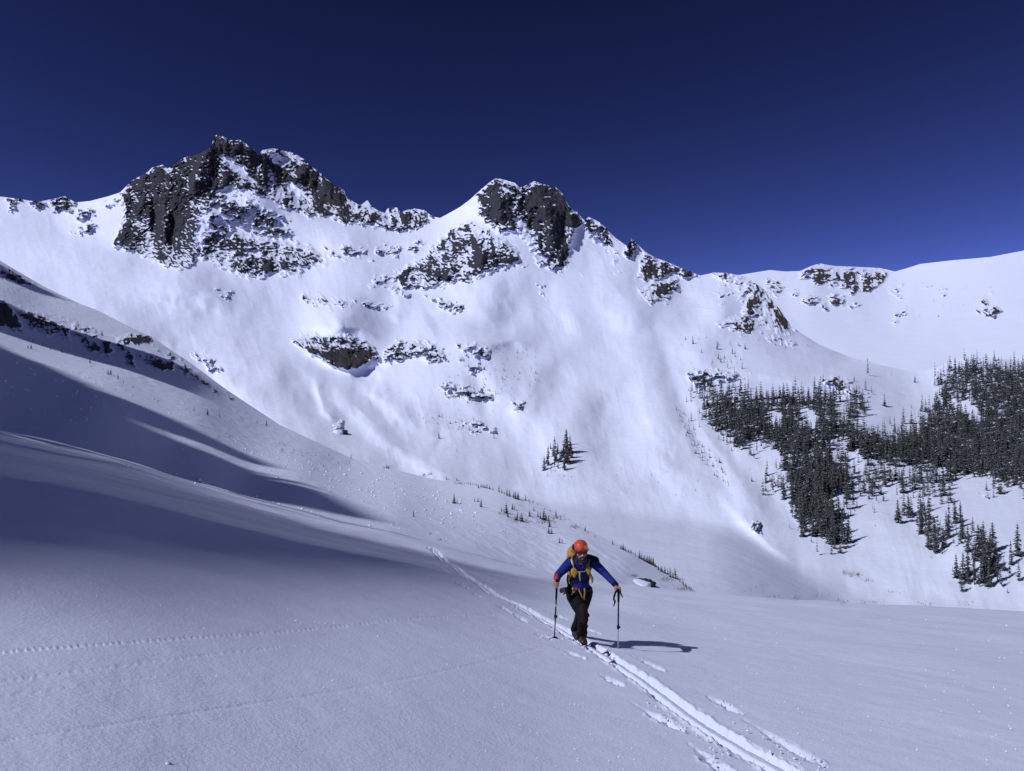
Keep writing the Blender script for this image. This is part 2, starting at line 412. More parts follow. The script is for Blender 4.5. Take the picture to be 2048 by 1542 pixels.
# bare rock: (outline, how bare, softness of its edge, warmth)
ROCK3 = [
    ([(245, 388), (262, 360), (300, 338), (330, 330), (370, 316), (415, 300), (430, 268), (465, 276), (500, 290), (520, 303), (560, 298), (600, 312), (645, 346), (690, 388), (722, 412), (745, 448), (690, 442),
      (640, 424), (618, 432), (570, 412), (520, 387), (470, 374), (442, 380), (405, 430), (390, 460), (402, 500), (385, 532), (355, 537), (320, 527), (275, 507), (228, 492), (235, 470), (262, 440), (250, 410)], 1.0, 7, 0.15),
    ([(405, 470), (440, 455), (520, 478), (580, 490), (620, 500), (645, 512), (652, 530), (605, 530), (592, 548), (560, 542), (520, 558), (480, 547), (430, 530), (400, 510)], 0.72, 12, 0.1),
    ([(400, 395), (450, 385), (560, 425), (590, 480), (500, 470), (410, 465)], 0.34, 14, 0.1),
    ([(690, 398), (740, 412), (780, 440), (775, 415), (800, 415), (830, 416), (865, 430), (845, 452), (800, 464), (760, 452), (720, 447)], 0.85, 7, 0.15),
    ([(935, 412), (958, 386), (993, 360), (1040, 372), (1069, 360), (1112, 372), (1133, 397), (1168, 438), (1158, 459), (1140, 474), (1135, 500), (1140, 523), (1125, 543), (1081, 531), (1066, 500), (1042, 464), (1005, 465), (961, 440)], 0.78, 7, 0.2),
    ([(885, 471), (946, 441), (993, 471), (1022, 494), (1048, 523), (1016, 534), (987, 543), (949, 552), (934, 563), (882, 566), (855, 578), (811, 578), (797, 562), (744, 572), (747, 561), (797, 545), (841, 515)], 0.85, 8, 0.2),
    ([(1170, 440), (1182, 433), (1210, 453), (1230, 478), (1237, 512), (1220, 500), (1205, 485), (1178, 470)], 0.7, 6, 0.2),
    ([(1215, 500), (1228, 500), (1242, 545), (1232, 545)], 0.5, 6, 0.2), ([(1250, 498), (1262, 474), (1277, 490), (1272, 506), (1253, 512)], 0.85, 4, 0.2),
    ([(1276, 532), (1292, 508), (1325, 522), (1352, 530), (1402, 549), (1370, 558), (1342, 548), (1322, 560), (1276, 558)], 0.82, 6, 0.45),
    ([(1276, 580), (1310, 568), (1350, 558), (1358, 580), (1332, 597), (1305, 607), (1288, 592)], 0.85, 6, 0.5),
    ([(1425, 546), (1468, 548), (1492, 558), (1523, 574), (1546, 600), (1573, 632), (1588, 656), (1562, 663), (1523, 648), (1492, 666), (1437, 648), (1484, 630), (1490, 601), (1470, 574)], 0.85, 8, 0.75),
    ([(1430, 560), (1470, 575), (1490, 610), (1440, 610)], 0.35, 10, 0.5), ([(1470, 655), (1560, 665), (1600, 690), (1540, 690)], 0.3, 10, 0.5),
    ([(588, 682), (600, 670), (640, 674), (700, 671), (740, 688), (754, 716), (735, 727), (700, 737), (680, 735), (650, 717), (615, 702)], 0.95, 5, 0.3),
    ([(775, 692), (800, 684), (860, 689), (886, 704), (892, 723), (870, 727), (840, 712), (800, 717), (764, 727), (770, 706)], 0.75, 6, 0.25),
    ([(866, 600), (895, 603), (922, 611), (917, 623), (885, 617)], 0.8, 4, 0.15), ([(600, 590), (640, 589), (680, 600), (702, 606), (660, 613), (615, 607)], 0.66, 6, 0.15),
    ([(700, 600), (740, 602), (782, 612), (775, 620), (720, 612)], 0.45, 6, 0.15), ([(760, 565), (800, 570), (850, 590), (800, 595)], 0.3, 8, 0.15),
    ([(430, 470), (470, 462), (520, 482), (600, 500), (560, 510), (470, 505)], 0.5, 12, 0.1), ([(650, 495), (760, 500), (850, 480), (850, 500), (740, 515), (660, 512)], 0.36, 8, 0.15),
    ([(880, 770), (920, 773), (970, 780), (987, 796), (960, 802), (900, 790)], 0.5, 6, 0.2), ([(915, 690), (950, 690), (978, 702), (975, 716), (940, 712)], 0.5, 6, 0.2), ([(925, 720), (965, 735), (950, 745)], 0.4, 5, 0.2),
    ([(1022, 802), (1050, 804), (1046, 815), (1034, 818)], 0.7, 3, 0.2), ([(905, 840), (960, 845), (990, 862), (940, 868)], 0.35, 6, 0.2),
    ([(668, 850), (690, 843), (694, 856), (682, 868)], 0.95, 3, 0.4),
    ([(510, 520), (560, 500), (600, 515), (640, 520), (600, 530), (560, 540), (530, 545)], 1.05, 6, 0.1), ([(103, 400), (130, 392), (152, 404), (142, 423), (110, 423)], 0.9, 4, 0.2), ([(60, 404), (76, 400), (88, 410), (70, 416)], 0.8, 4, 0.2), ([(18, 400), (40, 398), (40, 412), (22, 418)], 0.7, 4, 0.2),
    ([(145, 436), (160, 424), (187, 416), (186, 428), (155, 439)], 0.75, 4, 0.2), ([(145, 466), (165, 455), (185, 448), (183, 460), (152, 470)], 0.7, 4, 0.2), ([(200, 405), (240, 398), (245, 408), (215, 415)], 0.5, 4, 0.2),
    ([(375, 700), (410, 706), (450, 740), (440, 752), (410, 735)], 0.4, 7, 0.2), ([(420, 575), (470, 590), (470, 600), (425, 585)], 0.3, 6, 0.2),
    ([(1155, 545), (1195, 552), (1190, 565)], 0.25, 6, 0.2), ([(1070, 560), (1095, 580), (1088, 595)], 0.4, 5, 0.2),
    ([(1640, 755), (1670, 752), (1700, 762), (1690, 775), (1655, 770)], 0.7, 5, 0.7), ([(1380, 745), (1410, 740), (1500, 745), (1480, 755), (1400, 775), (1375, 765)], 0.55, 6, 0.5),
    ([(1690, 775), (1740, 790), (1735, 800), (1700, 790)], 0.5, 5, 0.6), ([(1505, 1045), (1522, 1045), (1524, 1060), (1510, 1062)], 0.8, 3, 0.3), ([(1960, 985), (1975, 980), (1972, 992)], 0.7, 3, 0.4),
]
ROCK3 += [
    ([(600, 692), (650, 696), (700, 694), (748, 703), (753, 716), (735, 727), (700, 737), (680, 735), (650, 717), (615, 702)], 1.25, 4, 0.4),
    ([(255, 430), (300, 385), (390, 380), (392, 440), (385, 470), (395, 510), (350, 530), (280, 505), (235, 485)], 0.985, 8, 0.2), ([(262, 365), (330, 335), (430, 275), (470, 285), (440, 300), (400, 370), (300, 385), (250, 400)], 0.985, 8, 0.15),
    ([(500, 300), (530, 330), (560, 380), (620, 420), (690, 440), (740, 445), (690, 400), (640, 350), (600, 330), (575, 340), (550, 330)], 1.08, 6, 0.3),
    ([(965, 405), (985, 405), (1000, 440), (975, 442)], 1.2, 5, 0.2), ([(1062, 380), (1112, 376), (1150, 430), (1166, 445), (1138, 470), (1135, 520), (1120, 535), (1105, 480), (1080, 440)], 1.06, 6, 0.2),
    ([(900, 480), (960, 460), (1000, 480), (990, 530), (940, 545), (900, 540)], 1.08, 8, 0.3), ([(1282, 545), (1300, 520), (1320, 535), (1310, 556), (1290, 558)], 1.15, 4, 0.45), ([(1300, 580), (1345, 565), (1350, 580), (1315, 600)], 1.15, 4, 0.5),
    ([(1525, 590), (1550, 610), (1575, 640), (1584, 654), (1562, 655), (1540, 620)], 1.15, 5, 0.8),
]
BARE3 = [  # snow patches and couloirs inside the rock
    ([(432, 306), (470, 316), (500, 348), (528, 378), (492, 364), (455, 338)], 7), ([(530, 304), (575, 309), (582, 326), (545, 327)], 5), ([(562, 360), (606, 366), (617, 398), (585, 388)], 5),
    ([(1030, 440), (1050, 440), (1075, 490), (1060, 500)], 5), ([(1005, 372), (1030, 385), (1020, 392)], 3), ([(940, 395), (958, 400), (960, 440), (920, 440)], 5),
]

def terrain_grid(u, top, bot, rows, power=1.0):
    t = (np.linspace(0, 1, rows) ** power)[:, None]
    U = np.repeat(u[None, :], rows, 0)
    V = top(u)[None, :] * (1 - t) + bot(u)[None, :] * t
    return U, V

def rock_relief(U, V, rock, amp=1.0, tilt=-0.12, period=26.0, seed=0.0):
    """buttresses, ribs, gullies and ledges of bare rock, in pixels towards the viewer"""
    k = period / 26.0
    w = 12 * fbm(U / (60 * k) + seed, V / (60 * k), seed, 3) * k
    def ledges(s):
        fr = s - np.floor(s)
        return np.where(fr < 0.62, fr * 0.22 / 0.62, 0.22 + (fr - 0.62) * 0.78 / 0.38) - fr
    big = ridged(U / (70 * k) + 0.3 * V / (70 * k) + seed, V / (190 * k), seed + 4, 3)
    ribs = ridged(U / (24 * k) - 0.2 * V / (24 * k) + seed, V / (60 * k), seed + 6, 4)
    rough = ridged(U / (10 * k) + seed, V / (9 * k), seed + 8, 3)
    fine = fbm(U / 4.6 + seed, V / 3.6, seed + 2, 2)
    soft = np.sqrt(np.clip(rock, 0, 1))
    rock_relief.hollow = -(0.11 * (big - 0.75) + 0.14 * (ribs - 0.9))
    return amp * k * (rock * (8.0 * ledges((V + tilt * U + w) / period) + 3.2 * ledges((V - 1.6 * tilt * U - w) / (0.42 * period)) + 6.0 * ribs + 6.0 * rough + 1.3 * fine / k) + soft * 14.0 * big)

def rock_mask(U, V, rocks, bare):
    rock = np.zeros(U.shape); warm = np.zeros(U.shape)
    wob = 9.0 * fbm(U / 30, V / 24, 1.5, 4)
    nib = 7.0 * fbm(U / 10, V / 6, 4.5, 3)
    patch = fbm(U / 17, V / 9, 6.5, 4)
    for pts, dens, soft, wm in rocks:
        k = in_box(U, V, pts, 14)
        if not k.any(): continue
        sd = poly_sd(U[k] + wob[k] * 0.6, V[k] + wob[k] * 0.4, pts)
        m = sstep(-soft * 0.6, soft, sd + nib[k]) * max(1.0, dens)
        if dens < 0.99: m = m * sstep(0.62 - 1.15 * dens, 0.85 - 1.0 * dens, patch[k] * 0.9 + 0.15 + 0.012 * np.clip(sd, 0, 12))
        warm[k] = np.where(m > 0.02, np.maximum(warm[k], wm), warm[k])
        rock[k] = np.maximum(rock[k], m)
    for pts, soft in bare:
        k = in_box(U, V, pts, 14)
        sd = poly_sd(U[k] + wob[k] * 0.6, V[k] + wob[k] * 0.5, pts)
        rock[k] *= 1 - sstep(-soft, soft, sd + 1.2 * nib[k]) * 0.8
    return rock, warm

def wide_u(lo, hi, step, lo2, hi2):
    a = np.arange(lo, hi + step, step)
    left = lo - np.geomspace(step * 2, lo - lo2, 26)[::-1] if lo2 < lo else []
    right = hi + np.geomspace(step * 2, hi2 - hi, 26) if hi2 > hi else []
    return np.concatenate([left, a, right])

def finish_terrain(U, V, Y, rock, snow_lo, snow_hi, seed, hollow=0.0):
    kx, kz = rays(U, V)
    P = np.stack([kx * Y, Y, kz * Y], -1)
    N = grid_normals(P)
    nz = N[..., 2]
    pn = fbm(U / 6 + seed, V / 4.0, seed, 3) * 0.15 + fbm(U / 45 + seed, V / 24, seed + 3, 2) * 0.10
    cliff = np.maximum(rock - 1.0, 0.0)
    bare = np.minimum(rock, 1.0) * (1 - sstep(snow_lo, snow_hi, nz + pn + hollow - cliff))
    return P, N, bare

def behind(P, U, drops):
    """rows that carry the terrain over its crest and down the far side"""
    top = P[0]
    rows = []
    for dy, dz in drops[::-1]:
        r = top.copy()
        r *= (1 + dy / top[:, 1:2])
        r[:, 2] = top[:, 2] - dz
        rows.append(r)
    return np.concatenate([np.stack(rows), P], 0)

class Ground:
    """lookup of terrain points by place in the photograph"""
    def __init__(self, U, V, P):
        self.u = U[0]; self.V = V; self.P = P
    def __call__(self, u, v):
        j = int(np.clip(np.searchsorted(self.u, u), 1, len(self.u) - 1))
        f = (u - self.u[j - 1]) / (self.u[j] - self.u[j - 1])
        out = []
        for c in (j - 1, j):
            col = self.V[:, c]
            i = int(np.clip(np.searchsorted(col, v), 1, len(col) - 1))
            g = min(1, max(0, (v - col[i - 1]) / (col[i] - col[i - 1] + 1e-9)))
            out.append(self.P[i - 1, c] * (1 - g) + self.P[i, c] * g)
        return Vector(out[0] * (1 - f) + out[1] * f)

def split_parts(name, P, N, attrs, mat, masks, part_name, root_kind='structure'):
    """one seamless sheet; the faces inside each mask become a part of their own"""
    nr, nc = P.shape[:2]
    F = grid_faces(nr, nc)
    pid = np.full(len(F), -1)
    for i, m in enumerate(masks):
        c = (m[:-1, :-1] & m[1:, 1:]).ravel()
        pid[c & (pid < 0)] = i
    Pf = P.reshape(-1, 3); Nf = N.reshape(-1, 3)
    root = None
    for i in range(-1, len(masks)):
        fs = F[pid == i]
        if len(fs) == 0: continue
        idx, inv = np.unique(fs, return_inverse=True)
        me = mesh_np(name if i < 0 else part_name, Pf[idx], inv.reshape(-1, 4), mat, True,
                     {k: a.ravel()[idx] for k, a in attrs.items()}, Nf[idx])
        o = bpy.data.objects.new(name if i < 0 else part_name, me)
        link(o, root)
        if i < 0:
            root = o; tag(o, kind=root_kind)
    return root

def pad(a, n):
    return np.concatenate([np.repeat(a[:1], n, 0), a], 0)

def build_mountain():
    u = wide_u(-120, 2170, 2.0, -600, 2700)
    bot = lambda x: np.maximum(np.minimum(sky2(x) + 26 + 26 * sstep(1150, 1380, x), 1240), sky3(x) + 60)
    U, V = terrain_grid(u, sky3, bot, 400, 1.0)
    Y = depth3(U, V)
    disp = np.zeros(U.shape)
    for pts, amp, wl, wr in RELIEF3: stroke(disp, U, V, pts, amp * 3.0, wl, wr)
    rock, warm = rock_mask(U, V, ROCK3, BARE3)
    wide = np.maximum(rock, 0)
    calm = np.clip(1 - wide, 0, 1)
    fans = sstep(-0.1, 0.5, fbm(U / 90, V / 70, 9.1, 2))
    disp += 20.0 * fbm(U / 160, V / 110, 3.3, 2) + calm * (5.0 * fbm(U / 75 - 0.2 * V / 75, V / 70, 5.7, 2) + 3.4 * ridged(U / 68 - 0.22 * V / 68 + 0.5, V / 130, 6.1, 3, 0.42) + 0.45 * fbm(U / 14, V / 16, 7.7, 3) + 0.55 * fans * ridged(U / 11 - 0.25 * V / 11, V / 75, 2.4, 3))
    disp += rock_relief(U, V, np.clip(wide, 0, 1), 1.0)
    wide = np.clip(wide, 0, 1)
    # the cliff and knoll band leans out, the wind scoop beside it
    Yd = Y * (1 - disp / F_PX)
    # jagged crest where the skyline is rock
    edge = np.exp(-(np.arange(len(V))[:, None] * (V[-1] - V[0])[None, :] / len(V) / 9.0) ** 2)
    V2 = V - edge * np.minimum(rock, 1) * (2.2 * fbm(U / 8, 0 * U, 2.2, 3) + 1.0)
    P, N, bare = finish_terrain(U, V2, Yd, rock, 0.67, 0.87, 1.0, rock_relief.hollow)
    g = Ground(U, V2, P)
    n = 4
    Pb = behind(P, U, [(30, 8), (120, 70), (400, 320), (900, 900)])
    Nb = grid_normals(Pb); Nb[n:] = N
    masks = []
    for idx in (0, 4, 5, 11, 9, 13, 14):
        pts = ROCK3[idx][0]
        masks.append(pad(poly_sd(U, V, pts) > -4, n))
    root = split_parts('mountain', Pb, Nb, {'rock': pad(bare, n), 'warm': pad(warm, n)}, M_MOUNT, masks, 'rock_face')
    return g

G3 = build_mountain()

# ================================================================== the cirque behind on the right
SKY4 = [(1200, 640), (1380, 570), (1440, 556), (1490, 548), (1540, 540), (1570, 543), (1600, 542), (1625, 531), (1640, 527), (1670, 532), (1700, 533), (1760, 536), (1790, 543), (1815, 536), (1840, 528), (1900, 521), (1980, 514), (2048, 501), (2300, 470), (2700, 430)]
sky4 = curve(SKY4)
D4 = [(1300, 560, 2150), (1490, 548, 2150), (1640, 527, 2200), (1790, 543, 2200), (1900, 520, 2050), (2048, 500, 1900), (2300, 470, 1700), (2700, 430, 1500), (1500, 640, 1700), (1600, 650, 1620), (1700, 650, 1600), (1780, 640, 1600),
      (1850, 640, 1520), (1950, 630, 1420), (2048, 620, 1350), (2300, 600, 1250), (1700, 710, 1300), (1850, 730, 1150), (2048, 720, 1080), (2300, 740, 1000), (1600, 800, 1100), (2000, 800, 950), (1300, 700, 1500), (2700, 700, 1000)]
ROCK4 = [
    ([(1603, 553), (1615, 535), (1630, 529), (1659, 535), (1682, 545), (1720, 540), (1776, 541), (1770, 564), (1740, 584), (1698, 588), (1679, 568), (1660, 575), (1640, 566)], 0.72, 7, 0.7),
    ([(1530, 580), (1538, 560), (1555, 560), (1562, 575), (1550, 592), (1532, 592)], 0.85, 5, 0.6), ([(1598, 605), (1610, 590), (1640, 598), (1638, 610), (1610, 608)], 0.85, 5, 0.7),
    ([(1660, 604), (1665, 590), (1682, 588), (1684, 606), (1670, 610)], 0.95, 4, 0.7), ([(1703, 612), (1712, 605), (1720, 612), (1712, 618)], 0.95, 3, 0.8), ([(1776, 590), (1786, 572), (1804, 572), (1802, 592), (1790, 590)], 0.75, 5, 0.7),
    ([(1620, 612), (1650, 608), (1655, 618)], 0.8, 4, 0.7), ([(1580, 585), (1590, 582), (1588, 595)], 0.8, 4, 0.6),
    ([(1780, 625), (1810, 610), (1815, 630), (1790, 650)], 0.3, 6, 0.5), ([(1960, 625), (1985, 612), (1998, 620), (1985, 632)], 0.6, 4, 0.7), ([(1940, 600), (1980, 590), (1975, 610)], 0.35, 5, 0.5), ([(1840, 570), (1900, 575), (1890, 595)], 0.22, 8, 0.5),
]
RELIEF4 = [([(1620, 540), (1630, 580), (1620, 640)], 10, 20, 26), ([(1700, 560), (1710, 610), (1720, 660)], 7, 20, 24), ([(1795, 545), (1785, 600), (1770, 680)], -12, 30, 40), ([(1830, 535), (1815, 600), (1800, 680)], 10, 20, 30),
           ([(1560, 545), (1575, 620), (1620, 680)], -9, 26, 30), ([(1900, 560), (1880, 640), (1860, 700)], 7, 40, 40)]

def build_cirque():
    u = wide_u(1400, 2170, 3.0, 1150, 2700)
    bot = lambda x: np.maximum(sky3(x) + 40, sky4(x) + 60)
    U, V = terrain_grid(u, sky4, bot, 130)
    Y = tps(D4)(U, V)
    disp = np.zeros(U.shape)
    for pts, amp, wl, wr in RELIEF4: stroke(disp, U, V, pts, amp, wl, wr)
    rock, warm = rock_mask(U, V, ROCK4, [])
    disp += 4.0 * fbm(U / 120, V / 90, 8.3, 3) + rock_relief(U, V, np.minimum(rock, 1), 0.9, 0.05, 22, 5.0)
    P, N, bare = finish_terrain(U, V, Y * (1 - disp / F_PX), rock, 0.74, 0.94, 4.0, rock_relief.hollow)
    g = Ground(U, V, P)
    n = 4
    Pb = behind(P, U, [(30, 6), (150, 60), (500, 300), (1000, 900)])
    Nb = grid_normals(Pb); Nb[n:] = N
    masks = [pad(poly_sd(U, V, ROCK4[i][0]) > -4, n) for i in (0, 1, 2, 3)]
    split_parts('ridge', Pb, Nb, {'rock': pad(bare, n), 'warm': pad(warm, n)}, M_MOUNT, masks, 'rock_face')
    return g

G4 = build_cirque()

# ================================================================== the hillside on the left
_D2 = [(-600, 260, 700), (-300, 380, 620), (-150, 440, 540), (0, 521, 430), (86, 572, 400), (161, 608, 370), (272, 660, 330), (376, 722, 295), (454, 780, 265), (560, 850, 230), (700, 915, 200), (850, 955, 175),
      (1000, 985, 150), (1100, 1020, 138), (1200, 1065, 122), (1300, 1120, 108), (1390, 1185, 95), (1500, 1230, 90),
      (-600, 700, 60), (-300, 780, 58), (0, 862, 60), (200, 907, 61), (400, 968, 63), (600, 1022, 65), (850, 1088, 69), (1000, 1130, 73), (1100, 1155, 76), (1250, 1180, 82),
      (0, 700, 140), (0, 600, 250), (100, 650, 240), (200, 720, 190), (300, 740, 210), (200, 800, 110), (400, 830, 150), (350, 900, 90), (600, 930, 130), (500, 950, 95), (800, 1000, 110), (1000, 1050, 105), (1150, 1100, 95), (1250, 1130, 95),
      (-300, 600, 150), (-600, 500, 160)]
D2 = [(u, v, 62.0 * (y / 62.0) ** 0.86 if y > 62 else y) for u, v, y in _D2]
ROCK2 = [
    ([(-80, 560), (0, 600), (22, 606), (34, 638), (46, 666), (22, 656), (-20, 640), (-80, 600)], 0.95, 3, 0.1), ([(36, 618), (90, 630), (142, 652), (140, 674), (84, 668), (40, 640)], 0.85, 8, 0.1), ([(0, 535), (40, 550), (70, 572), (40, 572), (0, 550)], 0.8, 6, 0.1),
    ([(150, 662), (200, 690), (225, 700), (230, 712), (200, 708), (165, 690)], 0.62, 5, 0.15), ([(200, 690), (220, 686), (230, 705), (215, 712)], 0.95, 3, 0.15), ([(220, 672), (262, 672), (296, 668), (302, 682), (280, 690), (255, 692), (230, 682)], 0.85, 4, 0.25),
    ([(248, 704), (262, 708), (268, 735), (252, 724)], 0.9, 3, 0.15), ([(275, 712), (300, 712), (340, 722), (350, 738), (325, 740), (295, 728)], 0.85, 4, 0.25), ([(240, 690), (262, 695), (262, 708), (246, 702)], 0.8, 3, 0.2),
    ([(300, 685), (340, 705), (410, 760), (430, 775), (400, 768), (330, 715)], 0.7, 6, 0.2), ([(120, 632), (180, 655), (200, 675), (150, 660)], 0.75, 6, 0.1), ([(400, 772), (450, 780), (470, 800), (430, 795)], 0.4, 6, 0.2),
]
ROCK2 += [([(-80, 560), (0, 602), (18, 608), (30, 640), (42, 662), (22, 656), (-20, 640), (-80, 600)], 1.3, 3, 0.1), ([(203, 690), (220, 686), (229, 705), (215, 712)], 1.3, 3, 0.15), ([(262, 672), (296, 668), (301, 680), (280, 690), (262, 688)], 1.3, 3, 0.25),
    ([(252, 706), (262, 708), (267, 734), (254, 724)], 1.3, 3, 0.15), ([(300, 722), (342, 722), (350, 738), (325, 740)], 1.3, 3, 0.25), ([(170, 682), (200, 690), (205, 705), (185, 700)], 1.2, 3, 0.15)]
RELIEF2 = [([(-60, 590), (10, 622), (40, 655)], 10, 14, 6), ([(205, 690), (222, 705)], 9, 10, 7), ([(230, 675), (290, 675)], 9, 12, 9), ([(255, 705), (262, 730)], 7, 8, 6), ([(290, 715), (340, 730)], 9, 12, 8),
           ([(0, 560), (120, 620), (220, 660), (300, 690)], 6, 16, 10), ([(60, 690), (200, 750), (330, 800), (460, 860)], -4, 14, 14), ([(350, 770), (420, 800), (520, 860), (640, 905)], 4, 12, 10),
           ([(900, 1000), (1050, 1040), (1200, 1100), (1330, 1160)], 5, 30, 24), ([(1150, 1110), (1250, 1130), (1330, 1165)], -3, 20, 14)]

def build_hillside():
    u = wide_u(-120, 1396, 2.0, -600, 1396)
    top = sky2
    bot = lambda x: np.maximum(lip(x) + 30, sky2(x) + 8)
    U, V = terrain_grid(u, top, bot, 190)
    Y = tps(D2)(U, np.minimum(V, lip(U) + 6))
    disp = np.zeros(U.shape)
    for pts, amp, wl, wr in RELIEF2: stroke(disp, U, V, pts, amp, wl, wr)
    rock, warm = rock_mask(U, V, ROCK2, [])
    kx, kz = rays(U, V)
    X = kx * Y
    disp += rock_relief(U, V, np.minimum(rock, 1), 1.0, 0.35, 15, 9.0)
    # broad roll, furrows of old slides running down the slope
    dd = 1.5 * fbm(X / 30, Y / 40, 2.0, 3) * (Y / 150)
    rough = sstep(0.0, 0.5, fbm(X / 25 + 3, Y / 25, 5.0, 2) + 0.3)
    dd += 0.45 * fbm(X / 1.6 + Y / 6, Y / 3.2, 1.0, 4) * rough * np.clip(Y / 120, 0.4, 2.0)
    P, N, bare = finish_terrain(U, V, Y * (1 - disp / F_PX) - dd, rock, 0.87, 1.04, 2.0)
    g = Ground(U, V, P)
    n = 3
    Pb = behind(P, U, [(6, 1.2), (25, 10), (70, 60)])
    Nb = grid_normals(Pb); Nb[n:] = N
    masks = [pad(poly_sd(U, V, ROCK2[i][0]) > -3, n) for i in (0, 5, 7, 4, 6)]
    split_parts('hillside', Pb, Nb, {'rock': pad(bare, n), 'warm': pad(warm, n)}, M_HILL, masks, 'rock_outcrop')
    return g, U, V, P

G2, U2, V2, P2 = build_hillside()

# ================================================================== the near slope
EYE = 1.6
LIP_Y = 44.0
NB = EYE / LIP_Y ** 2

def near_a(u):
    return rays(u, lip(u))[1] + 2 * EYE / LIP_Y

def near_base(x, y):
    """height of the smooth near slope"""
    yy = np.maximum(np.asarray(y, float), 3.0)
    k = np.asarray(x, float) / yy
    u = 1024.0 + F_PX * k
    for _ in range(4):
        cy = (771.0 - lip(u)) / F_PX
        u = np.clip(1024.0 + F_PX * k * (CP - cy * SP), -800, 2800)
    a = near_a(u)
    return -EYE + a * y - NB * y * np.abs(y)

def near_depth(u, v):
    kz = rays(u, v)[1]
    q = near_a(u) - kz
    return (q - np.sqrt(np.maximum(q * q - 4 * NB * EYE, 0))) / (2 * NB)

def near_xy(u, v):
    Y = float(near_depth(np.array([float(u)]), np.array([float(v)]))[0])
    for _ in range(6):                       # the column that carries the lip shifts a little with the row
        kx, kz = rays(u, v)
        q_z = near_base(np.array([float(kx) * Y]), np.array([Y]))[0]
        Y = Y + 0.6 * (q_z - float(kz) * Y) / (float(kz) - (near_base(np.array([float(kx) * (Y + .05)]), np.array([Y + .05]))[0] - q_z) / .05)
    return float(kx) * Y, Y

TRACK = [(852, 1095), (866, 1101), (888, 1117), (930, 1150), (990, 1190), (1060, 1228), (1110, 1252), (1170, 1288), (1222, 1322), (1300, 1374), (1400, 1441), (1500, 1502), (1575, 1542), (1680, 1600)]
POLE_MARKS = [  # where a pole was dragged and planted: thin end, deep end
    ((940, 1188), (965, 1200)), ((985, 1208), (1020, 1228)), ((1020, 1225), (1052, 1245)), ((1018, 1228), (1050, 1240)), ((1058, 1262), (1108, 1282)), ((1110, 1296), (1168, 1322)), ((1188, 1346), (1245, 1376)),
    ((1262, 1403), (1366, 1458)), ((1372, 1478), (1470, 1556)), ((1020, 1200), (1040, 1206)), ((1088, 1225), (1136, 1243)), ((1150, 1250), (1200, 1272)), ((1262, 1314), (1328, 1346)), ((1390, 1380), (1482, 1426)), ((1486, 1436), (1650, 1532)),
    ((905, 1120), (930, 1128)), ((870, 1128), (905, 1150)), ((900, 1160), (935, 1176)), ((950, 1150), (975, 1160)),
]
MOUSE = [([(-60, 1310), (250, 1287), (500, 1265), (700, 1250), (900, 1236), (1010, 1228)], 0.011, 0.011, 0.085),
         ([(-60, 1372), (300, 1325), (560, 1292)], 0.006, 0.009, 0.085), ([(-60, 1405), (180, 1370), (320, 1352)], 0.0035, 0.010, 0.08),
         ([(-60, 1493), (300, 1440), (600, 1395), (900, 1340), (1090, 1297)], 0.007, 0.009, 0.0)]

def world_line(pts, n=6):
    p = np.array(pts, float)
    t = np.linspace(0, len(p) - 1, (len(p) - 1) * n + 1)
    q = np.c_[np.interp(t, range(len(p)), p[:, 0]), np.interp(t, range(len(p)), p[:, 1])]
    k = np.ones(5) / 5
    if len(q) > 9:
        for c in (0, 1): q[2:-2, c] = np.convolve(q[:, c], k, 'valid')
    return [near_xy(a, b) for a, b in q]

TRACK_W = world_line(TRACK)

